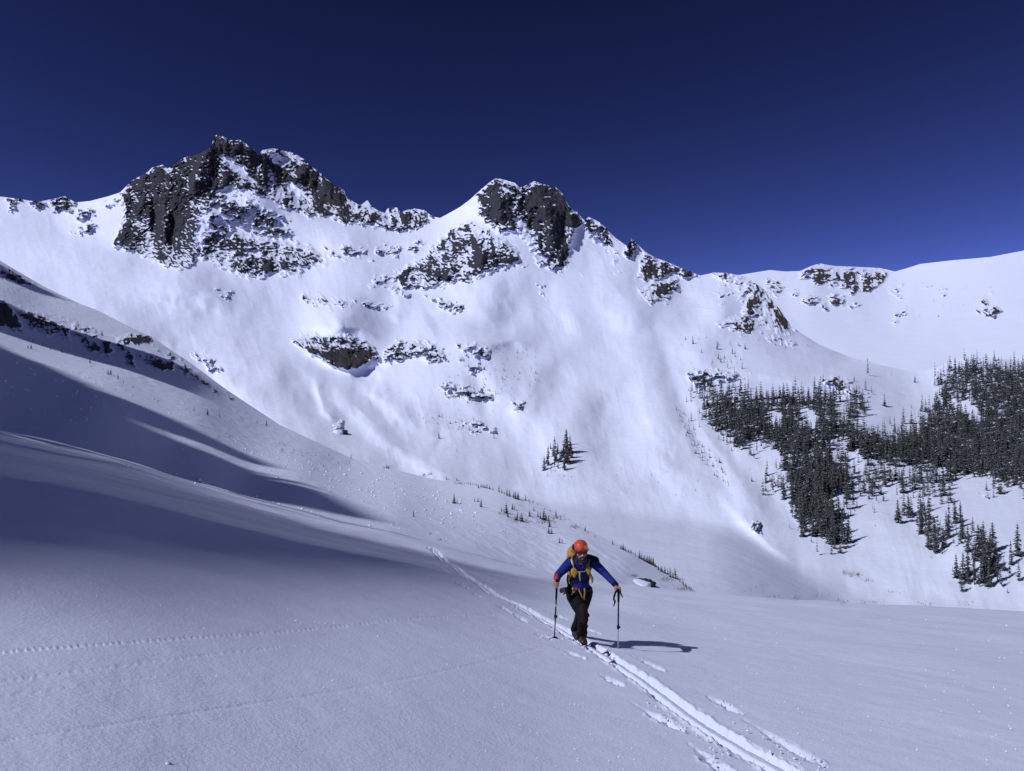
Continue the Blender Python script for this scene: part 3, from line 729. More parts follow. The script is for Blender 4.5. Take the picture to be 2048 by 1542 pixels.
def near_detail(X, Y, Z):
    h = np.zeros(X.shape)
    far = np.clip(Y / 12, 0.6, 3)
    h += 0.05 * fbm(X / 5.0, Y / 5.0, 0.5, 3) * np.clip(Y / 10, 0.3, 2.5)
    h += 0.004 * fbm(X / 0.5 + 0.4 * Y / 0.5, Y / 0.8, 1.5, 4) * (0.4 + sstep(-0.3, 0.6, fbm(X / 3.0, Y / 4.0, 2.5, 2)))
    # the wind lip far out at the left: a ragged edge
    # skin track: two ruts pressed by the skis, a broken rib between, crumbs pushed to the sides
    def near_line(line, m):
        p = np.array(line)
        return (X > p[:, 0].min() - m) & (X < p[:, 0].max() + m) & (Y > p[:, 1].min() - m) & (Y < p[:, 1].max() + m)
    k = near_line(TRACK_W, 1.2)
    x, y = X[k], Y[k]
    d, s, t = seg_dist(x, y, TRACK_W)
    o = d * s + 0.012 * fbm(x / 0.3, y / 0.3, 4.5, 3) + 0.008 * fbm(x / 0.07, y / 0.09, 6.5, 2)
    fade = sstep(0.0, 0.03, t)
    dep = 0.055
    rut = lambda c, w: sstep(w, w * 0.55, np.abs(o - c))
    cr = fbm(x / 0.11, y / 0.16, 3.5, 3)
    hh = -dep * np.maximum(rut(-0.086, 0.052), rut(0.086, 0.052))
    hh += 0.016 * np.exp(-((np.abs(o) - 0.16) / 0.03) ** 2) * (0.4 + 1.2 * cr)
    hh += -0.016 * sstep(0.14, 0.07, np.abs(o)) * (1 + 0.7 * cr)
    hh += 0.009 * cr * sstep(0.21, 0.13, np.abs(o))
    h[k] += hh * fade
    for (a, b) in POLE_MARKS:
        A = near_xy(*a); B = near_xy(*b)
        line = [A, B]
        k = near_line(line, 0.35)
        if not k.any(): continue
        x, y = X[k], Y[k]
        d, s, t = seg_dist(x, y, line)
        d = d + 0.022 * fbm(x / 0.08, y / 0.12, a[0] * 0.1, 3)
        t2 = np.clip(t, 0, 1)
        w = 0.012 + 0.036 * sstep(0.2, 0.55, t2) * sstep(1.05, 0.8, t2)
        cr = fbm(x / 0.09, y / 0.12, b[0] * 0.1, 3)
        deep = 0.012 + 0.040 * sstep(0.2, 0.6, t2)
        h[k] += -deep * np.exp(-(d / w) ** 2) * (0.7 + 0.8 * cr) + 0.024 * np.exp(-((d - w * 1.6) / (w * 0.8)) ** 2) * np.maximum(cr, 0) * sstep(0.2, 0.5, t2)
    for line, dep, w, per in MOUSE:
        L = world_line(line, 3)
        k = near_line(L, 0.2)
        x, y = X[k], Y[k]
        d, s, t = seg_dist(x, y, L)
        length = sum(math.dist(L[i], L[i + 1]) for i in range(len(L) - 1))
        if per:
            ph = t * length / per
            g = sstep(0.28, 0.5, np.abs((ph + 0.3 * noise(ph * 0.7, 0 * ph)) % 1 - 0.5) * 2 * 0.9)
        else:
            g = 0.75 + 0.5 * fbm(x / 0.06, y / 0.06, 2.0, 2)
        d = d + 0.006 * fbm(x / 0.08, y / 0.08, 1.0, 2)
        ww = w * (1 + 0.02 * y)
        h[k] += -dep * g * np.exp(-(d / ww) ** 2)
    return h

def build_near():
    u = wide_u(-130, 2180, 2.0, -800, 2800)
    vb = 1720.0
    top = lambda x: lip(x) + 0.05
    U, V = terrain_grid(u, top, lambda x: vb + 0 * x, 330, 1.15)
    Y = near_depth(U, V)
    kx, kz = rays(U, V)
    X = kx * Y
    far_rows = []
    kl = rays(u, lip(u))[0]
    for y in (72, 66, 60, 55, 50, 47):
        far_rows.append((kl * y, np.full(len(u), float(y))))
    near_rows = []
    xl, yl = X[-1], Y[-1]
    for y, g in ((2.0, 1.3), (0.5, 2.0), (-2, 4), (-8, 9), (-25, 20), (-60, 40)):
        near_rows.append((xl * g, np.full(len(u), float(y))))
    X = np.concatenate([np.stack([r[0] for r in far_rows]), X, np.stack([r[0] for r in near_rows])])
    Y = np.concatenate([np.stack([r[1] for r in far_rows]), Y, np.stack([r[1] for r in near_rows])])
    Z = near_base(X, Y)
    Z = Z + near_detail(X, Y, Z)
    P = np.stack([X, Y, Z], -1)
    me = mesh_np('snow_slope', P.reshape(-1, 3), grid_faces(*X.shape), M_NEAR, True)
    o = link(bpy.data.objects.new('snow_slope', me)); tag(o, kind='structure')
    return P

P1 = build_near()

# ================================================================== the ridge out of the picture on the left, whose crest throws the long shadows
SHADE = [  # what lies in its shadow, as seen in the photograph
    [(-90, 650), (0, 695), (100, 735), (192, 777), (290, 815), (360, 844), (456, 892), (552, 935), (660, 990), (768, 1045), (624, 1019), (480, 988), (336, 940), (192, 878), (72, 838), (0, 806), (-90, 775)],
    [(-90, 800), (0, 825), (96, 868), (192, 911), (312, 950), (345, 958), (260, 938), (182, 921), (96, 892), (0, 861), (-90, 838)],
    [(-90, 960), (0, 975), (250, 1010), (500, 1058), (700, 1098), (850, 1126), (1000, 1150), (1085, 1157), (900, 1162), (600, 1144), (300, 1116), (0, 1106), (-90, 1104)],
    [(-90, 575), (0, 597), (50, 628), (110, 648), (180, 672), (240, 690), (330, 712), (420, 770), (400, 790), (290, 765), (210, 735), (140, 707), (60, 668), (0, 650), (-90, 610)],
    [(-90, 490), (0, 530), (40, 555), (100, 585), (162, 606), (100, 592), (0, 560), (-90, 520)],
]
HALF = [  # half-lit ground, softened by teeth added to the crest; then a lit streak
    [(-90, 850), (0, 872), (200, 922), (400, 986), (600, 1044), (850, 1110), (1000, 1146), (1085, 1156), (1000, 1166), (850, 1176), (600, 1190), (300, 1200), (0, 1198), (-90, 1196)],
    [(300, 850), (456, 906), (600, 970), (580, 973), (440, 915), (300, 859)],
]
def build_shadow_ridge():
    hor = np.array([SUN_DIR.x, SUN_DIR.y]); hor /= np.linalg.norm(hor)
    e1 = np.array([-hor[1], hor[0], 0.0]); sd = np.array(SUN_DIR); e2 = np.cross(sd, e1)
    if e2[2] < 0: e2 = -e2
    pts, lit = [], []
    k = (U2 > -90) & (U2 < 1300) & (V2 < lip(U2) - 2)
    k[:, 1::2] = False
    pts.append(P2[k]); uu = [U2[k]]; vv = [V2[k]]
    n1 = P1[6:-6:3, ::4].reshape(-1, 3)
    pu, pv = project(n1[:, 0], np.maximum(n1[:, 1], 1), n1[:, 2])
    kk = (pu > -90) & (pu < 1300) & (pv < 1700)
    pts.append(n1[kk]); uu.append(pu[kk]); vv.append(pv[kk])
    pts = np.concatenate(pts); uu = np.concatenate(uu); vv = np.concatenate(vv)
    dark = np.zeros(len(uu), bool)
    for p in SHADE: dark |= poly_sd(uu, vv, p) > 0
    half = dark.copy()
    half |= poly_sd(uu, vv, HALF[0]) > 0
    dark &= ~(poly_sd(uu, vv, HALF[1]) > 0); half &= ~(poly_sd(uu, vv, HALF[1]) > 0)
    s = pts @ e1; t = pts @ e2
    print('sun plane', s.min(), s.max(), t.min(), t.max())
    edges = np.arange(s.min() - 2, s.max() + 2, 0.3)
    T = np.full((2, len(edges)), np.nan)
    idx = np.digitize(s, edges)
    for i in range(len(edges)):
        m = idx == i
        if m.sum() < 2: continue
        for c, msk in enumerate((dark, half)):
            tt, dk = t[m], msk[m]
            o = np.argsort(tt); tt, dk = tt[o], dk[o]
            # choose the height below which things lie dark
            err = np.r_[0, np.cumsum(~dk)] + (dk.sum() - np.r_[0, np.cumsum(dk)])
            j = int(np.argmin(err))
            T[c, i] = tt[min(j, len(tt) - 1)] if j > 0 else tt[0] - 1.5
    ok = ~np.isnan(T[0])
    T = np.stack([np.interp(edges, edges[ok], q[ok]) for q in T])
    tooth = np.arange(len(edges)) % 6 != 0
    pad_ = np.pad(T, ((0, 0), (2, 2)), mode='edge')                      # even out single stray columns
    T = np.median(np.stack([pad_[:, q:q + T.shape[1]] for q in range(5)]), axis=0)
    T = np.where(tooth, np.maximum(T[0], T[1]), T[0])
    return edges, T, e1, e2, sd, hor

SR = build_shadow_ridge()

def link_shadow_ridge():
    edges, T, e1, e2, sd, hor = SR
    H = 200.0
    base = edges[:, None] * e1 + T[:, None] * e2
    w = (H - base[:, :2] @ hor) / (sd[:2] @ hor)
    C = base + w[:, None] * sd
    ext = 12
    rows = []
    h3 = np.array([hor[0], hor[1], 0.0])
    for dh, dz in ((-70, 150), (-40, 75), (-15, 22), (-4, 5), (0, 0), (5, 3), (20, 16), (70, 60), (160, 150)):
        r = C + h3 * dh
        r[:, 2] = C[:, 2] - dz
        rows.append(r)
    P = np.stack(rows)
    n = P.shape[1]
    me = mesh_np('ridge', P.reshape(-1, 3), grid_faces(*P.shape[:2]), M_HILL, True, {'rock': np.zeros(P.shape[:2]), 'warm': np.zeros(P.shape[:2])})
    o = link(bpy.data.objects.new('ridge', me)); tag(o, kind='structure')
link_shadow_ridge()

# ================================================================== unseen snowy mountains added right and behind, to bounce light into the shadows
def build_bounce_mountains():
    az = np.radians(np.linspace(44, 215, 120))[None, :]
    t = np.linspace(0, 1, 40)[:, None]
    r = 140 + 1500 * t + 0 * az
    x = r * np.sin(az); y = r * np.cos(az)
    right = sstep(0.6, 1.2, az) * sstep(3.4, 2.6, az)
    h = -50 - 30 * right + (520 * t ** 1.25) * (0.75 + 0.35 * fbm(az * 2.2, 0 * az, 3.0, 3)) * np.where(t < 0.82, 1, 1) - 900 * np.maximum(t - 0.85, 0)
    h = h + 40 * t * fbm(x / 240, y / 240, 2.0, 4)
    # keep clear of the slope one stands on
    h = np.where(az > 2.0, h - 60 * (1 - t), h)
    P = np.stack([x, y, h], -1)
    rock = np.clip(ridged(x / 150, y / 150, 1.0, 4) - 0.55, 0, 1) * sstep(0.4, 0.8, t)
    me = mesh_np('mountain', P.reshape(-1, 3), grid_faces(*h.shape)[:, ::-1], M_MOUNT, True, {'rock': rock, 'warm': 0.3 + 0 * rock})
    o = link(bpy.data.objects.new('mountain', me)); tag(o, kind='structure')
build_bounce_mountains()

# ================================================================== conifers
def foliage_mat(name, dark, light, snow):
    m, nt, b = new_mat(name)
    tc = nt.nodes.new('ShaderNodeTexCoord').outputs['Object']
    n = tex_noise(nt, tc, 9.0, 4, 0.7)
    col = mix_rgb(nt, n, dark, light)
    geo = nt.nodes.new('ShaderNodeNewGeometry')
    sp = nt.nodes.new('ShaderNodeSeparateXYZ'); nt.links.new(geo.outputs['True Normal'], sp.inputs[0])
    up = math_node(nt, 'ABSOLUTE', sp.outputs[2])
    n2 = tex_noise(nt, tc, 31.0, 2, 0.6)
    f = math_node(nt, 'MULTIPLY', math_node(nt, 'MULTIPLY_ADD', n2, 5.0, -2.9 + snow, clamp=True), math_node(nt, 'MULTIPLY', up, 0.55))
    nt.links.new(mix_rgb(nt, f, col, (0.6, 0.63, 0.7)), b.inputs['Base Color'])
    b.inputs['Roughness'].default_value = 0.8; b.inputs['Specular IOR Level'].default_value = 0.15
    return m

M_SPRUCE = foliage_mat('spruce_needles', (0.012, 0.017, 0.013), (0.040, 0.047, 0.038), 0.5)
M_YOUNG = foliage_mat('young_fir_needles', (0.018, 0.024, 0.014), (0.06, 0.065, 0.035), 0.1)
M_BARK = simple_mat('bark', (0.05, 0.04, 0.035), 0.9, 0.4, 30)

def spruce_arrays(seed, whorls=16, per=7, R=0.15, ragged=0.3, skirt=0.06):
    r = random.Random(seed)
    V, F = [], []
    for i in range(whorls):
        h = skirt + (0.985 - skirt) * (i + r.uniform(-0.3, 0.3)) / whorls
        h = min(0.98, max(skirt, h))
        L0 = R * (1 - h) ** 0.8 * (0.55 + 0.45 * min(1, h / 0.12)) + 0.012
        a0 = r.uniform(0, 6.28)
        for k in range(per):
            a = a0 + 6.283 * k / per + r.uniform(-0.3, 0.3)
            L = L0 * r.uniform(1 - ragged, 1 + ragged)
            w = L * r.uniform(0.28, 0.42) + 0.006
            dr = r.uniform(0.15, 0.55)
            c, s_ = math.cos(a), math.sin(a)
            z = h + r.uniform(-0.012, 0.012)
            n = len(V)
            V += [(0, 0, z + 0.012), (c * L * .62 - s_ * w, s_ * L * .62 + c * w, z - dr * L * .75 - 0.012), (c * L, s_ * L, z - dr * L), (c * L * .62 + s_ * w, s_ * L * .62 - c * w, z - dr * L * .75 - 0.012)]
            F += [(n, n + 1, n + 2), (n, n + 2, n + 3)]
    n = len(V)
    V += [(0.008, 0, .93), (-0.004, 0.007, .93), (-0.004, -0.007, .93), (0, 0, 1.03)]
    F += [(n, n + 1, n + 3), (n + 1, n + 2, n + 3), (n + 2, n, n + 3)]
    return np.array(V, np.float32), np.array(F, np.int32)

def trunk_arrays(r=0.014, sides=6):
    V, F = [], []
    for j, (z, q) in enumerate(((-0.08, 1.3), (0.03, 1.0), (0.5, 0.62), (0.96, 0.12))):
        for i in range(sides):
            a = 6.283 * i / sides
            V.append((r * q * math.cos(a), r * q * math.sin(a), z))
    for j in range(3):
        for i in range(sides):
            a, b = j * sides + i, j * sides + (i + 1) % sides
            F += [(a, b, b + sides), (a, b + sides, a + sides)]
    return np.array(V, np.float32), np.array(F, np.int32)

TV, TF = trunk_arrays()
TRUNK_MESH = mesh_np('trunk', TV, TF, M_BARK)
CROWNS = {'spruce': [], 'young': [], 'thin': []}
for i in range(6):
    CROWNS['spruce'].append(mesh_np('crown', *spruce_arrays(i, 15 + 2 * (i % 3), 7, (0.115, 0.165, 0.135, 0.19, 0.10, 0.15)[i], 0.5, (0.05, 0.03, 0.12, 0.04, 0.2, 0.08)[i]), M_SPRUCE, False))
for i in range(5):
    CROWNS['young'].append(mesh_np('crown', *spruce_arrays(20 + i, 13, 7, 0.17 + 0.03 * (i % 3), 0.45, 0.03), M_YOUNG, False))
for i in range(2):
    CROWNS['thin'].append(mesh_np('crown', *spruce_arrays(40 + i, 12, 4, 0.06, 0.6, 0.2), M_YOUNG, False))
LOW = [spruce_arrays(60 + i, 11, 6, (0.13, 0.18, 0.15, 0.21, 0.10, 0.16, 0.12, 0.07)[i], 0.5, (0.05, 0.03, 0.12, 0.04, 0.2, 0.08, 0.05, 0.25)[i]) for i in range(8)]

def ground_at(u, v):
    if v > lip(u) + 0.5:
        x, y = near_xy(u, v); return Vector((x, y, float(near_base(np.array([x]), np.array([y]))[0])))
    if u < 1390 and v > sky2(u): return G2(u, v)
    if v > sky3(u): return G3(u, v)
    return G4(u, v)

TREE_RND = random.Random(5)
def add_tree(u, v, hpx, kind, name, label, cat, group=None, lean=0.0):
    p = ground_at(u, v)
    h = hpx * p.y / F_PX
    root = link(bpy.data.objects.new(name, None))
    root.location = p; root.empty_display_size = 0.2
    sx = h * TREE_RND.uniform(0.85, 1.2)
    root.scale = (sx, sx, h)
    root.rotation_euler = (TREE_RND.uniform(-.04, .04), lean + TREE_RND.uniform(-.04, .04), TREE_RND.uniform(0, 6.28))
    tag(root, label, cat, group)
    link(bpy.data.objects.new('trunk', TRUNK_MESH), root)
    link(bpy.data.objects.new('crown', TREE_RND.choice(CROWNS[kind])), root)
    return root

# single trees that the photograph lets one point to
LONE = [
    (908, 1007, 21, 'young', 'slender small fir alone on open snow left of the cluster of small firs'), (827, 1033, 14, 'young', 'tiny fir alone on the debris slope above the skin track end'),
    (1119, 1086, 13, 'young', 'small leaning fir lowest on the slope, just left of the skier'), (1225, 1089, 11, 'young', 'lone small fir on the crest above the right shoulder of the skier'),
    (702, 916, 10, 'young', 'tiny dark fir alone in the middle of the left slope'), (878, 877, 15, 'spruce', 'lone spruce at the foot of the central snow slope, with a long shadow'),
    (914, 906, 13, 'thin', 'thin lone tree below and right of the lone spruce with the long shadow'), (439, 836, 22, 'thin', 'thin bare sapling standing tall on the left slope'),
    (180, 726, 14, 'young', 'dark fir where a long thin tree shadow starts on the left hillside'), (204, 671, 12, 'young', 'small dark fir above the rock outcrops of the left hillside'),
    (2036, 1112, 66, 'spruce', 'tall slender spruce standing apart at the right edge of the picture'), (1386, 688, 18, 'spruce', 'spruce alone high on the snow left of the upper scattered trees'),
    (1830, 765, 14, 'spruce', 'small spruce alone on the open snow left of the forested knoll'), (988, 877, 8, 'young', 'tiny tree alone on the snow apron left of the dark clump of spruces'),
    (1101, 898, 13, 'young', 'small tree on the snow at the upper left of the dark clump'),
]
for u, v, h, k, lab in LONE:
    add_tree(u, v, h, k, {'spruce': 'spruce_tree', 'young': 'fir_tree', 'thin': 'bare_sapling'}[k], lab, 'tree')

GROUPS = [
    ('young', 'fir_tree', 'small olive-dark fir in the scattered cluster on the slope left of the skier', 'small firs in the cluster left of the skier',
     [(914, 1006, 8), (949, 1003, 9), (956, 1004, 10), (962, 1014, 17), (1013, 1026, 21), (1003, 1022, 7), (1016, 1034, 12), (1008, 1024, 9), (1025, 1019, 13), (1034, 1040, 17), (1030, 1040, 10), (1044, 1043, 18), (1040, 1037, 9), (1059, 1033, 13),
      (1068, 1022, 9), (1076, 1034, 13), (1081, 1038, 15), (1087, 1040, 23), (1092, 1041, 15), (1097, 1039, 9), (1099, 1054, 16), (1098, 1067, 13), (1103, 1067, 11), (1112, 1033, 13), (1121, 1039, 9), (1029, 1018, 9), (1124, 1086, 9)]),
    ('young', 'fir_tree', 'small fir in the row along the crest behind the cluster of small firs', 'small firs along the crest of the near slope',
     [(893, 959, 8), (914, 961, 7), (936, 968, 5), (941, 969, 6), (946, 969, 5), (952, 971, 6), (957, 976, 10), (962, 974, 8), (966, 975, 9), (970, 976, 8), (974, 976, 9), (979, 978, 8), (986, 980, 5), (998, 984, 14), (1004, 986, 8), (1009, 988, 6),
      (1014, 991, 14), (1019, 993, 14), (1027, 996, 14), (1031, 998, 16), (1036, 999, 17), (1051, 1001, 12), (1058, 1004, 7), (1066, 1006, 6), (1075, 1010, 5), (1090, 1018, 5), (1100, 1022, 5), (1112, 1030, 5), (1130, 1040, 5), (1152, 1052, 6), (1170, 1062, 11), (1176, 1066, 6), (1190, 1074, 5)]),
    ('young', 'fir_tree', 'small fir in the dark line along the snow edge right of the skier', 'small firs along the snow edge right of the skier',
     [(1241, 1098, 9), (1244, 1099, 11), (1247, 1100, 12), (1251, 1102, 9), (1257, 1105, 7), (1262, 1106, 8), (1271, 1112, 8), (1279, 1117, 17), (1283, 1119, 14), (1287, 1121, 10), (1290, 1123, 14), (1294, 1125, 16), (1298, 1127, 16), (1302, 1129, 16), (1307, 1131, 17), (1311, 1134, 9),
      (1317, 1140, 11), (1321, 1142, 10), (1324, 1144, 13), (1330, 1147, 14), (1336, 1149, 14), (1341, 1154, 19), (1346, 1156, 14), (1351, 1158, 21), (1356, 1160, 11), (1360, 1164, 9), (1364, 1167, 8), (1367, 1170, 10), (1371, 1173, 8), (1374, 1175, 9), (1378, 1178, 8), (1382, 1181, 8), (1386, 1183, 7), (1390, 1185, 6)]),
    ('young', 'fir_tree', 'tiny dark fir dotted along the shadow line of the left hillside', 'tiny firs along the left hillside',
     [(192, 665, 8), (56, 696, 7), (62, 697, 9), (58, 680, 6), (66, 682, 6), (85, 691, 7), (124, 705, 10), (101, 699, 5), (216, 749, 11), (221, 749, 12), (236, 758, 11), (247, 766, 6), (266, 775, 7), (388, 822, 9), (415, 830, 13), (482, 838, 7), (487, 840, 5), (514, 847, 8), (533, 851, 11), (361, 850, 6), (381, 826, 6), (309, 800, 6), (316, 803, 6), (564, 902, 8), (646, 933, 6)]),
]
for k, nm, lab, grp, pts in GROUPS:
    for u, v, h in pts:
        add_tree(u, v, h * 1.05, k, nm, lab, 'tree', grp, lean=0.04)

# (outline of the places where trees stand, spacing in pixels, height range in pixels, gaps to keep open)
FOREST = [
    ([(1395, 806), (1440, 796), (1510, 805), (1560, 792), (1640, 795), (1725, 808), (1738, 822), (1700, 850), (1722, 876), (1780, 892), (1850, 855), (1872, 805), (1882, 768), (1900, 742), (1950, 730), (2048, 742), (2110, 760), (2110, 965), (2000, 975), (1960, 965), (1900, 945), (1840, 935),
      (1780, 925), (1720, 915), (1650, 905), (1600, 915), (1560, 905), (1510, 885), (1480, 905), (1450, 875), (1420, 855)], 6.1, (30, 50)),
    ([(1560, 915), (1650, 910), (1700, 960), (1692, 1010), (1680, 1050), (1700, 1085), (1682, 1112), (1660, 1095), (1600, 1065), (1584, 1020), (1575, 960)], 7.4, (32, 54)),
    ([(1640, 925), (1760, 930), (1780, 1000), (1740, 1020), (1700, 1010)], 14, (20, 40)), ([(1520, 965), (1560, 935), (1574, 990), (1530, 1002)], 10, (24, 38)),
    ([(1720, 935), (1900, 955), (1905, 1010), (1860, 990), (1830, 1012), (1790, 975), (1740, 1000)], 9.5, (28, 46)),
    ([(1815, 1025), (1868, 1020), (1862, 1075), (1835, 1075)], 9.5, (32, 48)), ([(1880, 1030), (1930, 1040), (1925, 1085), (1895, 1110), (1862, 1118), (1852, 1092)], 13, (28, 50)),
    ([(1930, 1080), (1975, 1085), (1998, 1130), (1985, 1182), (1925, 1172), (1912, 1158), (1948, 1145)], 9, (34, 60)), ([(2000, 1110), (2034, 1120), (2030, 1160), (2008, 1160)], 17, (36, 55)),
    ([(1415, 680), (1500, 690), (1490, 745), (1425, 735)], 12, (14, 26)), ([(1350, 660), (1420, 655), (1420, 715), (1360, 710)], 18, (8, 14)),
    ([(1380, 782), (1450, 778), (1560, 790), (1560, 808), (1400, 808)], 11, (28, 40)), ([(1640, 790), (1735, 795), (1740, 806), (1650, 800)], 10, (16, 28)), ([(1380, 790), (1410, 800), (1480, 905), (1470, 912), (1400, 850)], 16, (14, 26)),
    ([(1960, 985), (2110, 980), (2110, 1000), (2000, 1000)], 16, (20, 34)), ([(1700, 1010), (1800, 1020), (1790, 1080), (1740, 1070)], 24, (10, 18)),
    ([(1560, 1010), (1600, 1050), (1640, 1110), (1600, 1080)], 20, (10, 20)), ([(1830, 1080), (1900, 1120), (2030, 1190), (1990, 1195), (1880, 1140)], 26, (10, 22)), ([(2030, 690), (2090, 690), (2090, 700), (2030, 700)], 9, (16, 22)),
    ([(1700, 862), (1780, 885), (1860, 850), (1872, 930), (1780, 928), (1705, 905)], 7.5, (28, 44)), ([(1640, 772), (1740, 786), (1738, 802), (1640, 792)], 9, (18, 32)), ([(1386, 770), (1420, 768), (1425, 800), (1392, 800)], 8, (26, 38)),
    ([(1850, 800), (1870, 790), (1850, 860), (1760, 880), (1780, 860)], 13, (20, 34)),
]
OPEN = [[(1668, 815), (1690, 812), (1695, 850), (1675, 850)], [(1898, 800), (1950, 812), (1968, 842), (1940, 845), (1905, 822)], [(1540, 820), (1570, 830), (1560, 860), (1530, 850)], [(1600, 815), (1640, 835), (1625, 875), (1600, 850)], [(1655, 1000), (1690, 990), (1690, 1030), (1670, 1040)],
        [(1670, 880), (1700, 890), (1690, 910), (1670, 905)], [(1930, 955), (1990, 960), (1985, 975), (1940, 972)]]
CLUMP = ([(1088, 940), (1098, 920), (1115, 900), (1126, 880), (1134, 876), (1142, 900), (1147, 930), (1138, 948), (1100, 948)], 10.5, (22, 56))
SMALL = [  # sparse low trees on the far slopes
    ([(860, 770), (985, 770), (1000, 800), (900, 800)], 8, (4, 9)), ([(830, 825), (960, 838), (970, 868), (850, 855)], 9, (4, 9)), ([(1000, 690), (1085, 690), (1085, 780), (1000, 760)], 14, (4, 9)), ([(770, 685), (1000, 680), (1000, 720), (780, 715)], 14, (3, 7)),
    ([(925, 725), (990, 730), (1060, 810), (980, 800)], 13, (4, 8)), ([(1345, 805), (1375, 830), (1400, 880), (1445, 930), (1462, 978), (1430, 955), (1385, 905)], 7, (5, 11)), ([(1160, 930), (1500, 940), (1480, 1010), (1200, 1000)], 26, (3, 6)),
    ([(1080, 890), (1150, 900), (1150, 955), (1095, 955)], 12, (5, 10)), ([(640, 790), (700, 820), (690, 850), (650, 830)], 11, (2.5, 5)), ([(1500, 1045), (1530, 1045), (1528, 1062), (1504, 1064)], 7, (4, 8)), ([(770, 760), (850, 780), (840, 850), (780, 830)], 22, (3, 6)),
    ([(1840, 560), (2040, 580), (2030, 640), (1800, 640)], 24, (3, 6)), ([(1700, 715), (1830, 748), (1820, 760), (1700, 735)], 22, (4, 8)), ([(1560, 660), (1620, 690), (1600, 710), (1500, 680)], 18, (4, 8)), ([(940, 700), (1080, 780), (960, 860), (860, 790)], 19, (3, 7)),
]

def scatter(poly, step, rng, hrange, gaps=(), edge=0):
    p = np.array(poly, float)
    us, vs = np.meshgrid(np.arange(p[:, 0].min() - edge, p[:, 0].max() + edge, step), np.arange(p[:, 1].min() - edge, p[:, 1].max() + edge, step))
    us = us + rng.uniform(-.5, .5, us.shape) * step; vs = vs + rng.uniform(-.5, .5, vs.shape) * step
    sd = poly_sd(us, vs, poly)
    if edge: ok = (sd > 0) & (rng.uniform(size=us.shape) < 0.45 + sd / 28.0) | (sd <= 0) & (rng.uniform(size=us.shape) < 0.22 * np.exp(sd / 9.0))
    else: ok = sd > 0
    for g in gaps: ok &= poly_sd(us, vs, g) < 0
    us, vs = us[ok], vs[ok]
    hs = rng.uniform(hrange[0], hrange[1], us.shape) * np.where(rng.uniform(size=us.shape) < 0.3, rng.uniform(0.4, 0.75, us.shape), 1.0)
    return list(zip(us, vs, hs))

rng = np.random.default_rng(21)
forest = []
for k, (poly, step, hr) in enumerate(FOREST):
    for u, v, h in scatter(poly, step, rng, hr, OPEN, 26):
        if v < sky3(u) + 6: continue
        f = 0.72 + 0.42 * min(1, max(0, (v - 760) / 300.0))        # smaller with distance up the slope
        forest.append((u, v, h * f * (0.8 if step > 13 else 1.0), k))
for u, v, h in scatter(*CLUMP[:2], rng, CLUMP[2]): forest.append((u, v, h, 'clump'))
small = []
for poly, step, hr in SMALL:
    for t in scatter(poly, step, rng, hr): small.append(t)
forest.sort(key=lambda t: -t[2])
n_single = 300 - sum(len(g[4]) for g in GROUPS) - len(LONE)
LAB = {'clump': 'dark spruce in the lone tight clump on the bright central slope', 0: 'dark snow-dusted spruce inside the broad dense forest on the right slope', 1: 'tall spruce in the tongue of forest that points down towards the valley floor', 2: 'spruce standing singly in the snow gap right of the downward tongue of forest',
       3: 'spruce in the small outlying patch left of the downward tongue of forest', 4: 'spruce in the ragged lower fringe below the dense forest', 5: 'spruce in the tight stand below the ragged lower fringe of forest', 6: 'spruce in the loose stand between the ragged fringe and the lowest thicket',
       7: 'tall spruce in the lowest thicket near the bottom right of the slope', 8: 'spruce at the right edge of the picture beside the lowest thicket', 9: 'short spruce in the scattered trees high on the spur below its rocks', 10: 'tiny spruce on open snow left of the scattered trees on the spur', 11: 'spruce along the top left brow of the forest',
       12: 'spruce on the rock step at the upper middle edge of the forest', 13: 'spruce strung along the steep left edge of the forest', 14: 'spruce in the last row under the forest at the right edge', 15: 'small spruce dotted on the snow below the ragged fringe', 16: 'small spruce straggling beside the left foot of the downward tongue',
       17: 'small spruce straggling above the lowest thicket', 18: 'spruce far back on the slope above the forested knoll', 22: 'spruce in the neck of forest between its left and right parts', 19: 'spruce in the neck of forest right where its left and right parts meet', 20: 'spruce on the top brow near the rock step', 21: 'spruce at the very top left corner of the forest'}
clump = [t for t in forest if t[3] == 'clump']; rest = [t for t in forest if t[3] != 'clump']
singles = clump + rest[:max(0, n_single - len(clump))]
rest = rest[max(0, n_single - len(clump)):]
for u, v, h, k in singles:
    add_tree(u, v, h, 'spruce', 'spruce_tree', LAB[k], 'tree', 'group of ' + LAB[k].replace('spruce', 'spruces', 1))

def joined_trees(name, items, mat, kind_label=None):
    VV, FF, off = [], [], 0
    for u, v, h in items:
        p = ground_at(u, v)
        H = h * p.y / F_PX
        a = TREE_RND.uniform(0, 6.28); c, s_ = math.cos(a), math.sin(a)
        base, faces = TREE_RND.choice(LOW)
        w = H * TREE_RND.uniform(0.85, 1.2)
        q = np.empty_like(base)
        q[:, 0] = (base[:, 0] * c - base[:, 1] * s_) * w + p.x
        q[:, 1] = (base[:, 0] * s_ + base[:, 1] * c) * w + p.y
        q[:, 2] = base[:, 2] * H + p.z
        VV.append(q); FF.append(faces + off); off += len(q)
    o = link(bpy.data.objects.new(name, mesh_np(name, np.concatenate(VV), np.concatenate(FF), mat, False)))
    tag(o, kind='stuff')
    return o

M_FOREST = foliage_mat('forest_needles', (0.012, 0.017, 0.013), (0.040, 0.047, 0.038), 0.5)
for m in (M_FOREST,):
    for n in m.node_tree.nodes:
        if n.type == 'TEX_NOISE': n.inputs['Scale'].default_value *= 0.08
joined_trees('forest', [t[:3] for t in rest], M_FOREST)
joined_trees('low_trees', small, M_FOREST)
print('trees', len(singles), len(rest), len(small))

